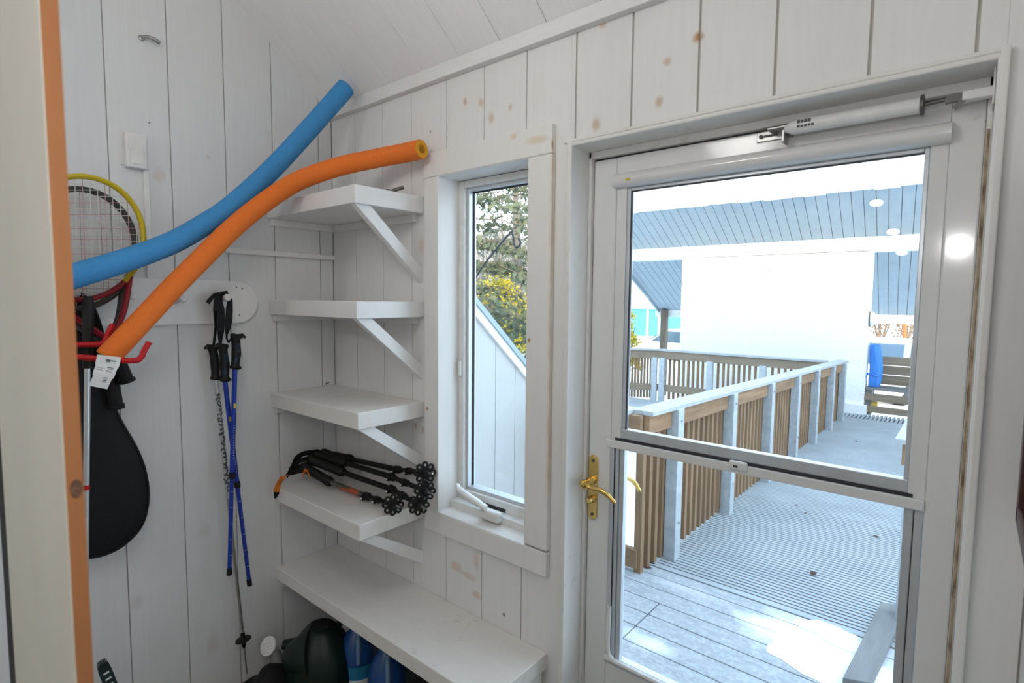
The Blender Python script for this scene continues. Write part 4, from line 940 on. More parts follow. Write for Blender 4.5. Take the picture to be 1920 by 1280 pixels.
# near railing along the walkway
RB0, RB1 = Vector((.735, 1.66, .925)), Vector((.80, 8.02, .735))
def rl(y): k = (y-RB0.y)/(RB1.y-RB0.y); return RB0+(RB1-RB0)*k
t = thing('ramp_railing', (.75, 4.8, ZD), 'long wooden railing with steel posts along the left of the walkway', 'railing')
b = MB(); b.beam(RB0+Vector((-.02, 0, -.014)), RB1+Vector((-.02, 0, -.014)), .15, .028); part('cap_rail', b, M['frostcap'], t, bevel=.003)
posts = [2.03, 3.07, 4.12, 5.10, 6.02, 6.93, 7.72]
cuts = [RB0.y+.0]+posts+[RB1.y]
for a, c in zip(cuts[:-1], cuts[1:]):
    p, q = rl(a+(.05 if a in posts else 0)), rl(c-(.05 if c in posts else 0)); b = MB(); b.beam(p+Vector((.012, 0, -.085)), q+Vector((.012, 0, -.085)), .04, .115); part('apron_board', b, M['cedar_h'], t, bevel=.003)
for y_ in posts:
    p = rl(y_); b = MB(); b.box(p.x-.005, p.x+.075, y_-.045, y_+.045, ZD-.1, p.z-.02); po = part('steel_post', b, M['galv'], t, bevel=.004)
    for z__ in (p.z-.10, ZD+.25):
        b = MB(); b.lathe([(.008, 0), (.008, .008)], (p.x+.075, y_, z__), (1, 0, 0), 8); part('bolt', b, M['steel'], po)
random.seed(2); y = 1.70
while y < 7.95:
    if True:
        p = rl(y); z0 = -.235 if y < 2.0 else -.175
        b = MB(); b.box(p.x-.062, p.x-.012, y-.020, y+.020, z0+random.uniform(-.012, .012), p.z-.03); part('baluster', b, M['cedar'], t, bevel=.002)
    y += .094
# railing turning left at its near end
t = thing('corner_railing', (.2, 1.64, ZD), 'wooden railing turning left at the near end of the walkway', 'railing')
b = MB(); b.beam((-.9, 1.665, .911), (.655, 1.665, .911), .15, .028); part('cap_rail', b, M['frostcap'], t, bevel=.003)
b = MB(); b.box(-.9, .727, 1.62, 1.66, .782, .897); part('apron_board', b, M['cedar_l'], t, bevel=.003)
b = MB(); b.box(-.9, .70, 1.665, 1.705, -.09, .03); part('lower_rail', b, M['cedar_l'], t, bevel=.003)
x = .57
while x > -.9:
    b = MB(); b.box(x-.019, x+.019, 1.665, 1.703, -.0, .79); part('baluster', b, M['cedar'], t, bevel=.002); x -= .145
# far railing
FZ = .735; c0 = Vector((.64, 7.62, FZ)); c1 = Vector((-1.93, 7.60, FZ)); cL = onZ(1150, 653, FZ)
t = thing('far_railing', (-.6, 7.6, ZD), 'far wooden railing crossing in front of the white building', 'railing')
b = MB(); b.beam(c0, c1, .12, .03); part('cap_rail', b, M['frostcap'], t)
b = MB(); b.beam(c0+Vector((0, -.02, -.085)), c1+Vector((0, -.02, -.085)), .04, .13); part('apron_board', b, M['cedar_x'], t)
b = MB(); b.beam(c0+Vector((0, -.02, -.66)), c1+Vector((0, -.02, -.66)), .04, .12); part('lower_rail', b, M['cedar_x'], t)
for px in (1242, 1332, 1431):
    x_ = onY(px, 690, 7.56).x; b = MB(); b.box(x_-.05, x_+.05, 7.52, 7.57, -.45, FZ-.13); part('steel_post', b, M['galv'], t)
pxs = [1255, 1263, 1272, 1281, 1290, 1299, 1308, 1317, 1346, 1356, 1365, 1375, 1385, 1395, 1405, 1416, 1448, 1460, 1472, 1483, 1494, 1505, 1516, 1527]
for px in pxs:
    x_ = onY(px, 690, 7.6).x; b = MB(); b.box(x_-.015, x_+.015, 7.60, 7.64, -.12, FZ-.02); part('baluster', b, M['cedar'], t)
t = thing('side_railing', (c1.x-.5, 7.4, ZD), 'short wooden railing at the far left corner behind the walkway', 'railing')
e1 = cL
b = MB(); b.beam(c1, e1, .12, .03); part('cap_rail', b, M['frostcap'], t)
b = MB(); b.beam(c1+Vector((0, -.02, -.085)), e1+Vector((0, -.02, -.085)), .04, .13); part('apron_board', b, M['cedar_x'], t)
b = MB(); b.beam(c1+Vector((0, -.02, -.66)), e1+Vector((0, -.02, -.66)), .04, .12); part('lower_rail', b, M['cedar_x'], t)
b = MB(); p = c1+(e1-c1)*.10; b.box(p.x-.05, p.x+.05, p.y-.06, p.y-.01, -.45, FZ-.13); part('steel_post', b, M['galv'], t)
for k in range(12):
    p = c1+(e1-c1)*(.2+.065*k); b = MB(); b.box(p.x-.015, p.x+.015, p.y, p.y+.03, -.12, FZ-.02); part('baluster', b, M['cedar'], t)
# lower walkway beyond the railing
b = MB(); b.box(-3.6, .58, 6.1, 7.5, -.24, -.15); struct(b.build('lower_walkway', M['ramp']), 'grey landing behind the near railing', 'walkway')
# right-hand railing end
q = onZ(1683, 822, .90)
t = thing('right_railing', (q.x, q.y, ZD), 'snow capped railing end at the right side of the door glass', 'railing')
b = MB(); b.box(q.x-.012, q.x+.12, q.y, q.y+6.0, .872, .90); part('cap_rail', b, M['frostcap'], t, bevel=.004)
b = MB(); b.box(q.x+.02, q.x+.06, q.y+.03, q.y+6.0, .76, .872); part('apron_board', b, M['cedar_h'], t)
for k in range(3):
    b = MB(); b.box(q.x+.035, q.x+.10, q.y+.04+2*k, q.y+.12+2*k, ZD-.1, .86); part('steel_post', b, M['galv'], t, bevel=.003)
# grey plank
a, b_, c_, d_ = onZ(1578, 1266, ZD+.12), onZ(1628, 1280, ZD+.12), onZ(1668, 1130, ZD+.12), onZ(1700, 1105, ZD+.12)
a = onZ(1580, 1270, ZD+.05); e = onZ(1652, 1128, ZD+.05); wv = onZ(1634, 1280, ZD+.05)-onZ(1580, 1270, ZD+.05)
b = MB(); b.hexa([a+Vector((0, 0, -.035)), a+wv+Vector((0, 0, -.035)), e+wv*1.1+Vector((0, 0, -.035)), e+Vector((0, 0, -.035)), a, a+wv, e+wv*1.1, e])
tag(b.build('wooden_plank', M['greywood'], bevel=.003), 'grey weathered plank lying at the right of the landing', 'plank')
# snow patches on the landing
def snowpatch(c, sx_, sy_, h, seed, label):
    b = MB(); rnd = random.Random(seed); N = 26; rings = 6
    ph = [rnd.uniform(0, 6.28) for _ in range(5)]
    L = []
    for j in range(rings+1):
        k = j/rings; row = []
        for i in range(N):
            a = 2*math.pi*i/N; wob = 1+.22*math.sin(2*a+ph[0])+.14*math.sin(3*a+ph[1])+.10*math.sin(5*a+ph[2])+.06*math.sin(9*a+ph[3])
            row.append(b.bm.verts.new((c[0]+sx_*k*wob*math.cos(a), c[1]+sy_*k*wob*math.sin(a), ZD+.0015+h*(1-k**2)*(1+.35*math.sin(7*k*math.cos(a)+ph[4])*math.cos(5*k*math.sin(a))))))
        L.append(row)
    for A, Bq in zip(L[:-1], L[1:]):
        for i in range(N): b.bm.faces.new([A[i], A[(i+1) % N], Bq[(i+1) % N], Bq[i]])
    o = b.build('snow_patch', M['snow'], smooth=True); tag(o, label, 'snow', 'snow patches on the landing', kind='stuff'); return o
q = onZ(1575, 1245, ZD); snowpatch((q.x-.035, q.y-.03), .25, .19, .034, 4, 'snow heaped on the deck boards beside the grey plank')
q = onZ(1562, 1190, ZD); snowpatch((q.x, q.y), .16, .10, .016, 12, 'thin snow on deck boards at the edge of the ribbed walkway')
b = MB(); b.box(.45, .70, 1.88, 7.4, -.30, -.235); tag(b.build('snow_drift', M['snow'], bevel=.02), 'snow lying under the balusters along the walkway', 'snow', kind='stuff')
# leaves
for i, (px, py, lb) in enumerate(((1525, 1075, 'dark dead leaf in the middle of the ribbed walkway'), (1642, 1006, 'small dead leaf near the right side of the ribbed walkway'), (1494, 947, 'tiny reddish leaf at the left of the ribbed walkway'), (1605, 827, 'tiny dead leaf far along the frosted walkway'), (1215, 1064, 'curled brown leaf below the nearest balusters'), (1510, 962, 'tiny reddish leaf right of another on the walkway'))):
    q = onZ(px, py, ZD+.004); b = MB(); s_ = (.032, .02, .014, .02, .022, .012)[i]
    pts = [(0, -1), (.45, -.5), (.55, .1), (.25, .8), (0, 1.1), (-.3, .7), (-.6, 0), (-.4, -.6)]
    ang = i*1.3; top_ = [Vector((q.x+s_*(x_*math.cos(ang)-y_*math.sin(ang)), q.y+s_*(x_*math.sin(ang)+y_*math.cos(ang)), q.z+s_*.35*abs(x_)+.001)) for x_, y_ in pts]
    b.prism(top_, (0, 0, .0015)); tag(b.build('dead_leaf', M['leaf']), lb, 'leaf', 'dead leaves on the walkway')

# ------------------------------------------------------------------- white building opposite
YW = 8.5; SS = -.45
def zs(y): return 2.585+SS*(y-YW)
bld = thing('entrance_building', (0, 9.5, ZD), 'white building with openings and grey overhanging soffit across the walkway', 'building')
RX0, RX1 = -3.35, 6.0
b = MB(); b.box(-1.965, 1.0, YW, YW+.30, -.8, 2.38); part('wall_panel', b, M['wwall'], bld)
b = MB(); b.hexa([(RX0+.3, YW, 2.37), (RX1, YW, 2.37), (RX1, YW+.3, 2.37), (RX0+.3, YW+.3, 2.37), (RX0+.3, YW, zs(YW)), (RX1, YW, zs(YW)), (RX1, YW+.3, zs(YW+.3)+.02), (RX0+.3, YW+.3, zs(YW+.3)+.02)]); part('header', b, M['wwall'], bld)
b = MB(); b.box(.62, 1.05, YW-.06, YW+.02, ZD-.3, ZD+.14); part('wall_base', b, M['wwall'], bld)
YN, YF = 7.36, 11.25
b = MB(); x = RX0; 
# soffit boards run down the slope and drift slightly to the left as they do
SK = -.081
while x < RX1:
    x1 = x+.145; 
    b.hexa([(x+.0045-SK*0, YN, zs(YN)), (x1-.0045, YN, zs(YN)), (x1-.0045+SK*(YF-YN), YF, zs(YF)), (x+.0045+SK*(YF-YN), YF, zs(YF)), (x+.0045, YN, zs(YN)+.02), (x1-.0045, YN, zs(YN)+.02), (x1-.0045+SK*(YF-YN), YF, zs(YF)+.02), (x+.0045+SK*(YF-YN), YF, zs(YF)+.02)])
    x = x1
part('soffit', b, M['soffit'], bld)
b = MB(); d_ = SK*(YF-YN)
b.hexa([(RX0, YN, zs(YN)+.012), (RX1, YN, zs(YN)+.012), (RX1+d_, YF, zs(YF)+.012), (RX0+d_, YF, zs(YF)+.012), (RX0, YN, zs(YN)+.14), (RX1, YN, zs(YN)+.14), (RX1+d_, YF, zs(YF)+.14), (RX0+d_, YF, zs(YF)+.14)]); part('roof_deck', b, M['soffit_gap'], bld)
b = MB(); b.hexa([(RX0-.03, YN-.04, zs(YN)+.14), (RX1, YN-.04, zs(YN)+.14), (RX1+d_, YF, zs(YF)+.14), (RX0-.03+d_, YF, zs(YF)+.14), (RX0-.03, YN-.04, zs(YN)+.26), (RX1, YN-.04, zs(YN)+.26), (RX1+d_, YF, zs(YF)+.26), (RX0-.03+d_, YF, zs(YF)+.26)]); part('roof_snow', b, M['snow'], bld, bevel=.04)
random.seed(9); b = MB(); x = RX0   # ragged fascia along the upper edge
while x < RX1:
    x1 = x+random.uniform(.10, .3); lo_ = zs(YN)+.0-random.choice((0, .0, .008, .016, -.008, -.004)); b.box(x, min(x1, RX1), YN-.03, YN+.005, lo_, zs(YN)+.135); x = x1
part('fascia', b, M['fascia'], bld)
b = MB(); b.box(RX0+d_-.1, RX1+d_, YF-.03, YF+.05, zs(YF)-.15, zs(YF)+.02); part('low_fascia', b, M['wwall'], bld)
pp = onY(1247, 600, 11.2); b = MB(); b.box(pp.x-.07, pp.x+.07, 11.1, 11.24, -.8, zs(11.2)); part('porch_post', b, M['bark'], bld)
pp = onY(1178, 600, 9.6); b = MB(); b.box(pp.x-.09, pp.x+.03, 9.55, 9.68, -.8, zs(9.6)); part('porch_post', b, M['bark'], bld)
# rake board on the left end
b = MB(); b.hexa([(RX0-.04, YN, zs(YN)-.06), (RX0, YN, zs(YN)-.06), (RX0+d_, YF, zs(YF)-.06), (RX0-.04+d_, YF, zs(YF)-.06), (RX0-.04, YN, zs(YN)+.14), (RX0, YN, zs(YN)+.14), (RX0+d_, YF, zs(YF)+.14), (RX0-.04+d_, YF, zs(YF)+.14)]); part('rake_board', b, M['soffit'], bld)
b = MB(); p = onY(1440, 498, YW-.01); p2 = onY(1442, 512, YW-.01)
b.tube(smoothpath([p, p2, p2+Vector((-.03, 0, -.04)), p2+Vector((-.09, 0, -.04))], 5), .009, 8); part('conduit', b, M['galv'], bld, smooth=True)
# recessed lights in the soffit
nrm = Vector((0, SS, -1)).normalized()
def sofpt(px, py):
    r = ray(px, py); t_ = (2.585+SS*(CAM.y-YW)-CAM.z)/(r.z-SS*r.y); return CAM+r*t_
for (px, py), lb in (((1643, 380), 'round recessed light nearest the roof edge in the grey soffit'), ((1674, 434), 'round recessed light just above the white header'), ((1691, 473), 'round recessed light in the soffit behind the right opening')):
    p = sofpt(px, py); t = thing('recessed_light', p, lb, 'ceiling light', 'recessed lights in the soffit')
    b = MB(); b.lathe([(.082, .0), (.082, .012), (.064, .014), (.064, .0)], p, nrm, 20); part('trim_ring', b, M['wwall'], t, smooth=True)
    b = MB(); b.lathe([(.063, .004), (.060, .011), (.001, .013)], p, nrm, 20); part('lens', b, M['lampglow'], t, smooth=True)
p = onX(1634, 598, 1.0); p = Vector((1.0, 8.62, onY(1635, 598, 8.62).z))
t = thing('wall_lamp', p, 'oval white wall lamp on the building corner', 'lamp')
b = MB(); b.lathe([(.085, 0), (.085, .02), (.07, .022)], p, (1, 0, 0), 20, sx=1.0, sy=1.4, ref=(0, 1, 0)); part('base', b, M['ink'], t, smooth=True)
b = MB(); b.lathe([(.08, .02), (.078, .05), (.055, .085), (.001, .095)], p, (1, 0, 0), 20, sx=1.0, sy=1.4, ref=(0, 1, 0)); part('globe', b, simple('opal_globe', (.85, .80, .66), .35), t, smooth=True)
# wooden bench under the right opening
t = thing('wooden_bench', (1.6, 8.8, ZD), 'weathered wooden bench in the right opening of the white building', 'bench')
for z0, z1 in ((.612, .745), (.462, .600), (.30, .450)):
    b = MB(); b.box(1.03, 3.0, 9.02, 9.06, z0, z1); part('back_slat', b, M['cedar_x'], t, bevel=.003)
b = MB(); b.box(1.006, 3.0, 8.62, 9.02, .245, .285); part('seat', b, M['greywood'], t, bevel=.003)
for z0, z1 in ((.085, .195), (-.10, .0)):
    b = MB(); b.box(1.006, 3.0, 8.60, 8.64, z0, z1); part('front_slat', b, M['cedar_x'], t, bevel=.003)
for x_ in (1.006, 2.9):
    b = MB(); b.box(x_, x_+.08, 8.64, 9.0, ZD-.03, .245); part('side_leg', b, M['greywood'], t)
q = onY(1627, 750, 8.72)
b = MB(); b.box(1.05, 1.17, 8.66, 8.80, -.02, .065); tag(b.build('yellow_box', M['yellowtub'], bevel=.01), 'small yellow box behind the front slats of the bench', 'box')
b = MB(); b.box(1.02, 1.18, 8.68, 8.9, .16, .243); 
# blue closed umbrella
q = onY(1641, 680, 8.74)
t = thing('furled_umbrella', (q.x, 8.72, .285), 'blue furled canvas standing on the wooden bench', 'umbrella')
b = MB(); pts = []; N = 16; R0 = [.070, .08, .088, .086, .082, .08, .078, .072, .066, .04]; Z0 = [0, .02, .10, .22, .34, .45, .55, .62, .65, .66]
L = []
for r, z in zip(R0, Z0):
    L.append([b.bm.verts.new((q.x+.012*math.sin(z*6)+r*(1+.10*math.sin(5*2*math.pi*k/N+z*5))*math.cos(2*math.pi*k/N), 8.74+r*(1+.10*math.sin(5*2*math.pi*k/N+z*5))*math.sin(2*math.pi*k/N), .287+z)) for k in range(N)])
for A, Bq in zip(L[:-1], L[1:]):
    for k in range(N): b.bm.faces.new([A[k], A[(k+1) % N], Bq[(k+1) % N], Bq[k]])
b.bm.faces.new(L[0][::-1]); b.bm.faces.new(L[-1]); part('canvas', b, M['blue_tarp'], t, smooth=True)
b = MB(); b.tube([Vector((q.x+(.098)*math.cos(a), 8.74+.098*math.sin(a), .48+.02*math.sin(a*2))) for a in [2*math.pi*i/20 for i in range(20)]], .010, 6, closed=True); b.tube([(q.x-.07, 8.67, .48), (q.x-.10, 8.63, .455), (q.x-.09, 8.62, .44)], .009, 6); part('tie', b, M['blue_tarp'], t, smooth=True)

# ------------------------------------------------------------------- cars, far building, road marker
def car(loc, rz, label, scale=1.0):
    t = thing('car', (0, 0, 0), label, 'car', None)
    b = MB(); body = [(-2.2, .35), (-2.25, .75), (-2.1, .92), (-1.2, 1.0), (1.3, .98), (2.05, .82), (2.25, .6), (2.2, .35)]
    b.prism([(x_, -.85, z_) for x_, z_ in body], (0, 1.7, 0)); part('body', b, M['car_white'], t, bevel=.09, smooth=True)
    b = MB(); cab = [(-2.0, .94), (-1.55, 1.44), (-1.2, 1.52), (.2, 1.50), (1.25, .96)]
    b.hexa([(-2.0, -.78, .93), (1.3, -.78, .93), (1.3, .78, .93), (-2.0, .78, .93), (-1.45, -.62, 1.50), (.25, -.62, 1.50), (.25, .62, 1.50), (-1.45, .62, 1.50)]); part('cabin', b, M['car_white'], t, bevel=.08, smooth=True)
    for s in (-1, 1):
        b = MB(); b.hexa([(-1.62, s*.765, 1.0), (.95, s*.765, 1.0), (.95, s*.78, 1.0), (-1.62, s*.78, 1.0), (-1.28, s*.655, 1.42), (.30, s*.655, 1.42), (.30, s*.70, 1.42), (-1.28, s*.70, 1.42)]); part('side_window', b, M['car_glass'], t)
    b = MB(); b.hexa([(-1.96, -.66, 1.0), (-1.90, -.66, 1.0), (-1.90, .66, 1.0), (-1.96, .66, 1.0), (-1.58, -.54, 1.43), (-1.5, -.54, 1.43), (-1.5, .54, 1.43), (-1.58, .54, 1.43)]); part('rear_window', b, M['car_glass'], t)
    b = MB(); b.hexa([(1.16, -.66, 1.02), (1.22, -.66, 1.02), (1.22, .66, 1.02), (1.16, .66, 1.02), (.36, -.54, 1.45), (.44, -.54, 1.45), (.44, .54, 1.45), (.36, .54, 1.45)]); part('windscreen', b, M['car_glass'], t)
    for x_ in (-1.4, 1.45):
        for s in (-1, 1):
            b = MB(); b.lathe([(.20, 0), (.33, .01), (.34, .05), (.34, .17), (.33, .2), (.2, .21)], (x_, s*.86-(.0 if s < 0 else 0)-.0, .34), (0, -s, 0), 20); part('wheel', b, M['tyre'], t, smooth=True)
    for s in (-1, 1):
        b = MB(); b.box(-2.27, -2.2, s*.62-.12, s*.62+.12, .70, .92); part('tail_lamp', b, M['tail'], t, bevel=.02)
    t.location = loc; t.rotation_euler = (0, 0, rz); t.scale = (scale,)*3
    return t
# car behind the right opening: only windscreen and roof show above the bench
q = onY(1652, 660, 15.0); car((q.x, 15.4, q.z-1.22), math.radians(-97), 'white car parked beyond the wooden bench, windscreen showing')
q = onY(1262, 640, 19.0); car((q.x+.2, 19.5, q.z-1.02), math.radians(165), 'white car with red tail lamp parked beyond the far left railing')
q0 = onY(1120, 577, 30.0); q1 = onY(1274, 577, 30.0); q2 = onY(1274, 624, 30.0)
t = thing('teal_building', ((q0.x+q1.x)/2, 30, -.8), 'long teal building far behind the porch post', 'building')
b = MB(); b.box(q0.x-8, q1.x+.3, 30, 34, -1.0, q0.z); part('wall', b, M['teal'], t)
b = MB(); b.box(q0.x-8.3, q1.x+.6, 29.7, 34.4, q0.z, q0.z+.3); part('snowy_roof', b, M['snow'], t)
for px in (1214, 1236):
    x_ = onY(px, 600, 29.98).x; b = MB(); b.box(x_-.06, x_+.06, 29.95, 30.01, -.8, q0.z); part('white_post', b, M['wwall'], t)
q = onY(1695, 640, 19)
t = thing('orange_marker_post', (q.x, 19, -.5), 'orange marker post beyond the bench, right of the white car', 'post')
b = MB(); b.tube([(q.x, 19, -.5), (q.x, 19, q.z+.55)], .05, 10); part('post', b, M['road_orange'], t, smooth=True)
b = MB(); b.lathe([(.06, 0), (.04, .05), (.001, .07)], (q.x, 19, q.z+.55), (0, 0, 1), 10); part('cap', b, M['wwall'], t)

# ------------------------------------------------------------------- our own roof and the wing seen through the window
b = MB(); z_ = lambda y: 2.47-.82*y
for (xa, xb, ya, dz) in ((-8.0, 13.0, .20, 0),):  # unseen extent stretched so its shadow covers the deck and walkway
    b.hexa([(xa, -4.2, z_(-4.2)), (xb, -4.2, z_(-4.2)), (xb, ya, z_(ya)), (xa, ya, z_(ya)), (xa, -4.2, z_(-4.2)+.08), (xb, -4.2, z_(-4.2)+.08), (xb, ya, z_(ya)+.08), (xa, ya, z_(ya)+.08)])
b.box(-8, 13, -4.3, -4.2, -.5, z_(-4.2)+.08)
zwr = lambda y: 2.335-.86*y
b.hexa([(-8, .2, zwr(.2)-.02), (-.06, .2, zwr(.2)-.02), (-.06, 1.92, zwr(1.92)-.02), (-8, 1.92, zwr(1.92)-.02), (-8, .2, zwr(.2)+.04), (-.06, .2, zwr(.2)+.04), (-.06, 1.92, zwr(1.92)+.04), (-8, 1.92, zwr(1.92)+.04)])
struct(b.build('roof', M['shingle']), 'sloping roof of this building, stretched wide to shade the deck', 'roof')
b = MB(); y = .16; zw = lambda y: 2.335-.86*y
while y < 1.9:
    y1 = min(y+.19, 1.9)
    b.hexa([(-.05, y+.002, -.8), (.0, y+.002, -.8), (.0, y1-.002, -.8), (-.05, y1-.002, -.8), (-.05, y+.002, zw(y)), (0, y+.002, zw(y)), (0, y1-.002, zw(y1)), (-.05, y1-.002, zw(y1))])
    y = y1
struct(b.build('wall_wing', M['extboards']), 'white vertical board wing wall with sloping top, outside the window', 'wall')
b = MB(); b.hexa([(-.05, .16, zw(.16)-.05), (.02, .16, zw(.16)-.05), (.02, 1.92, zw(1.92)-.05), (-.05, 1.92, zw(1.92)-.05), (-.05, .16, zw(.16)+.01), (.02, .16, zw(.16)+.01), (.02, 1.92, zw(1.92)+.01), (-.05, 1.92, zw(1.92)+.01)])
struct(b.build('trim_4', M['wwall']), 'white sloping trim along the top of the wing wall', 'trim')
b = MB(); b.hexa([(-.05, .16, zw(.16)+.01), (.035, .16, zw(.16)+.01), (.035, 1.94, zw(1.94)+.01), (-.05, 1.94, zw(1.94)+.01), (-.05, .16, zw(.16)+.05), (.035, .16, zw(.16)+.05), (.035, 1.94, zw(1.94)+.05), (-.05, 1.94, zw(1.94)+.05)])
struct(b.build('trim_5', M['soffit']), 'grey metal roof edge above the wing wall', 'trim')

# ------------------------------------------------------------------- trees
def leafcard(b, c, s, rnd, up=0.0):
    n_ = Vector((rnd.uniform(-1, 1), rnd.uniform(-1, 1), rnd.uniform(-1, 1)+up)).normalized(); u = n_.orthogonal().normalized(); v = n_.cross(u)
    a = rnd.uniform(0, 6.28); u2 = u*math.cos(a)+v*math.sin(a); v2 = n_.cross(u2)
    b.face([c-u2*s, c+v2*s*.45, c+u2*s, c-v2*s*.45])
def conifer(loc, H, R, label, seed, mat, dens=1.0, zlow=.12):
    rnd = random.Random(seed); loc = Vector(loc)
    t = thing('conifer_tree', loc, label, 'tree', 'trees outside the window')
    b = MB(); b.tube([loc, loc+Vector((0, 0, H*.5)), loc+Vector((0, 0, H))], [.16*H/9, .10*H/9, .02], 10); part('trunk', b, M['bark'], t, smooth=True)
    bb = MB(); fb = MB(); z = H*zlow
    while z < H*.97:
        k = 1-z/H; n_ = 7
        for i in range(n_):
            a = rnd.uniform(0, 6.28); L_ = R*(k**.8)*rnd.uniform(.7, 1.1); d_ = Vector((math.cos(a), math.sin(a), 0))
            p0 = loc+Vector((0, 0, z)); p1 = p0+d_*L_*.5+Vector((0, 0, -.02*L_)); p2 = p0+d_*L_+Vector((0, 0, -.20*L_))
            bb.tube([p0, p1, p2], [.022, .014, .005], 5)
            side = Vector((-d_.y, d_.x, 0)); m_ = int(26*dens*max(L_, .5))
            for q in range(m_):
                u = rnd.uniform(.12, 1.0); base = p0+(p1-p0)*(u*2) if u < .5 else p1+(p2-p1)*(u*2-1)
                off = side*rnd.uniform(-1, 1)*.32*L_*(1-u*.55)+Vector((0, 0, -rnd.uniform(0, .22)))
                leafcard(fb, base+off, rnd.uniform(.07, .15), rnd, .7)
        z += H*.045
    part('branches', bb, M['bark'], t); part('needles', fb, mat, t)
    return t
def bush(loc, H, R, label, seed, mat, n_=2600):
    rnd = random.Random(seed); loc = Vector(loc)
    t = thing('bush', loc, label, 'bush')
    b = MB()
    for k in range(7):
        a = k*.9; b.tube([loc, loc+Vector((math.cos(a)*R*.2, math.sin(a)*R*.2, H*.4)), loc+Vector((math.cos(a)*R*.45, math.sin(a)*R*.45, H*.75))], [.035, .02, .006], 6)
    part('stems', b, M['bark'], t)
    fb = MB(); lumps = [(rnd.uniform(0, 6.28), rnd.uniform(.15, .95), rnd.uniform(.7, 1.15)) for _ in range(42)]
    for q in range(n_):
        a, zz_, rr = lumps[q % 42]; prof = R*(1-zz_)**.55*min(1, .55+zz_*2.5)*rr
        c = loc+Vector((math.cos(a)*prof*.75, math.sin(a)*prof*.75, zz_*H)); d_ = Vector((rnd.gauss(0, 1), rnd.gauss(0, 1), rnd.gauss(0, 1)))*.13*R
        leafcard(fb, c+d_, rnd.uniform(.035, .075)*max(1, R*.8), rnd)
    part('foliage', fb, mat, t)
    return t
def atdist(px, dist, z):
    r = ray(px, 570); r.z = 0; r.normalize(); p = CAM+r*dist; return Vector((p.x, p.y, z))
conifer(atdist(842, 15.0, -.75), 13.0, 4.3, 'dark conifer with drooping branches nearest the narrow window', 21, M['conifer'], 1.3)
conifer(atdist(965, 34.0, -.6), 15.0, 3.8, 'distant dark conifer in the middle of the narrow window', 25, M['conifer'], .8)
conifer(atdist(1060, 25.0, -.6), 14.0, 3.6, 'dark conifer further back, at the right side of the window', 22, M['conifer'], .8)
bush(atdist(935, 21.0, -.75), 3.15, 1.55, 'sunlit yellow green bush above the sloping wing wall', 31, M['goldbush'], 6500)
bush(atdist(990, 23.0, -.75), 2.3, 1.5, 'low yellow bush at the right side of the narrow window', 32, M['goldbush'], 3400)
bush(atdist(1178, 16.0, -.7), 2.05, .5, 'small yellow bush at the left edge of the door glass', 33, M['goldbush'], 1600)
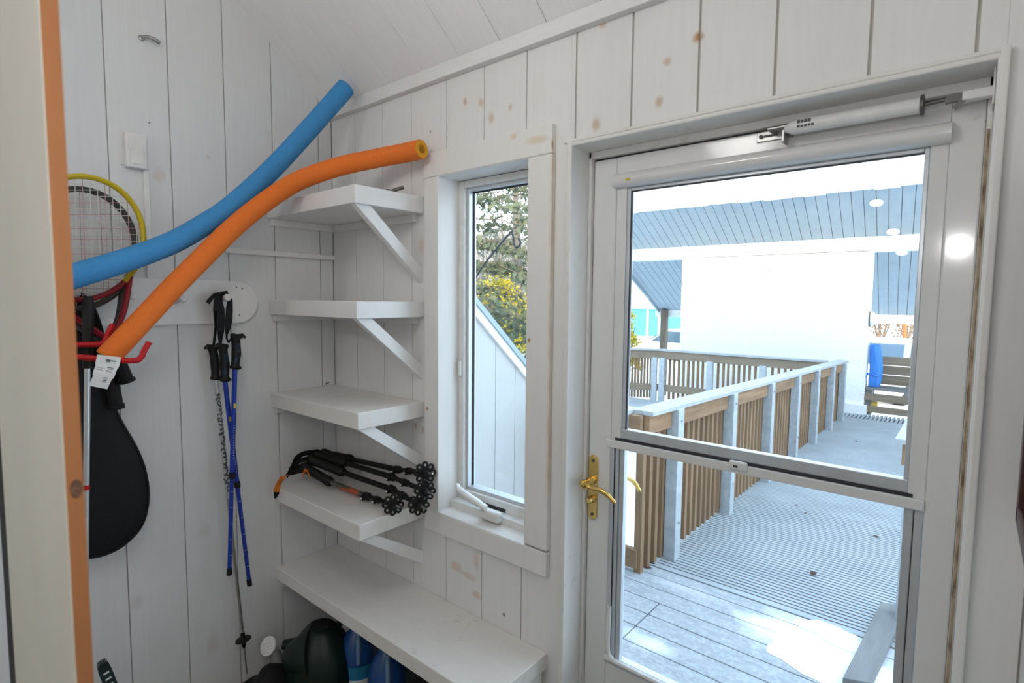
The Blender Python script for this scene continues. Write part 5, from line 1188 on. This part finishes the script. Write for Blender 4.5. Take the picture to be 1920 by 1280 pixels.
# bare woodland behind
b = MB(); hc = atdist(925, 62.0, 0); rnd_ = random.Random(4); N = 28; L = []
for j in range(9):
    k = j/8; L.append([b.bm.verts.new((hc.x+15*k*math.cos(2*math.pi*i/N), hc.y+15*k*math.sin(2*math.pi*i/N), -1.0+9.5*math.cos(k*math.pi/2)**1.2+rnd_.uniform(-.5, .5)*(k < .95))) for i in range(N)])
for A, Bq in zip(L[:-1], L[1:]):
    for i in range(N): b.bm.faces.new([A[i], A[(i+1) % N], Bq[(i+1) % N], Bq[i]])
struct(b.build('hillside', simple('brown_winter_hillside', (.22, .18, .14), .9, c2=(.40, .36, .32), scale=.9, stretch=(1.5, 1.5, .4)), smooth=True), 'brown winter hillside far behind the conifers', 'hill')
def bare(seed, H):
    rnd = random.Random(seed)
    t = thing('bare_tree', (0, 0, 0), '', 'tree', 'bare trees of the wood')
    b = MB(); x = 0; pts = []; 
    for k in range(7): pts.append(Vector((rnd.uniform(-.1, .1)*k*.5, rnd.uniform(-.1, .1)*k*.5, H*k/6)))
    b.tube(pts, [.13, .115, .10, .08, .06, .04, .015], 8); part('trunk', b, M['greybark'], t, smooth=True)
    bb = MB()
    for k in range(26):
        u = rnd.uniform(.25, .98); i = min(int(u*6), 5); p = pts[i]+(pts[i+1]-pts[i])*(u*6-i); a = rnd.uniform(0, 6.28); L_ = H*.24*(1.15-u)+.3
        q1 = p+Vector((math.cos(a)*L_*.5, math.sin(a)*L_*.5, L_*.35)); q2 = p+Vector((math.cos(a+.3)*L_, math.sin(a+.3)*L_, L_*.9))
        bb.tube([p, q1, q2], [.03, .018, .005], 5)
        for w_ in range(3):
            s_ = q1+(q2-q1)*rnd.uniform(0, .8); a2 = rnd.uniform(0, 6.28); bb.tube([s_, s_+Vector((math.cos(a2)*.35*L_, math.sin(a2)*.35*L_, .35*L_))], [.010, .003], 4)
    part('branches', bb, M['greybark'], t)
    return t
protos = [bare(41, 8.0), bare(42, 9.5), bare(43, 7.0)]
def copytree(o):
    c = o.copy(); COL.objects.link(c)
    for ch_ in o.children:
        d_ = ch_.copy(); COL.objects.link(d_); d_.parent = c
    return c
random.seed(77); k = 0
for i in range(20):
    px = 860+i*7.6+random.uniform(-3, 3); dist = random.uniform(24, 46); q = atdist(px, dist, -.35)
    o = protos[i] if i < 3 else copytree(protos[i % 3])
    o.location = q; o.rotation_euler = (0, 0, random.uniform(0, 6.28)); s_ = random.uniform(.5, .85); o.scale = (s_, s_, s_)
    o['label'] = 'bare brown tree standing in the wood behind the conifers'
# warm brush beyond the right opening
for px, dist, H, R, lb in ((1655, 26, 2.3, 1.3, 'bare reddish brush beyond the white car, left of marker post'), (1705, 30, 2.6, 1.4, 'bare reddish brush at the right of the orange marker post')):
    bush(atdist(px, dist, -.2), H, R, lb, int(px), simple('russet_brush', (.30, .17, .09), .8, c2=(.20, .13, .08), scale=5), 1500)
# shepherd hook
pts = [onY(870, 560, 2.9), onY(905, 500, 2.9), onY(955, 438, 2.9), onY(960, 437, 2.9), onY(963, 447, 2.9), onY(963, 456, 2.9), onY(969, 464, 2.9), onY(976, 456, 2.9), onY(972, 446, 2.9)]
t = thing('plant_hook', pts[0], 'black iron plant hanger hook seen through the narrow window', 'hook')
b = MB(); b.tube(smoothpath(pts, 6), .011, 8); part('hook_arm', b, M['iron'], t, smooth=True)
b = MB(); b.tube([pts[0], pts[0]+Vector((-.25, .0, -.42)), Vector((pts[0].x-.27, 2.9, -.75))], .011, 8); part('stake', b, M['iron'], t, smooth=True)
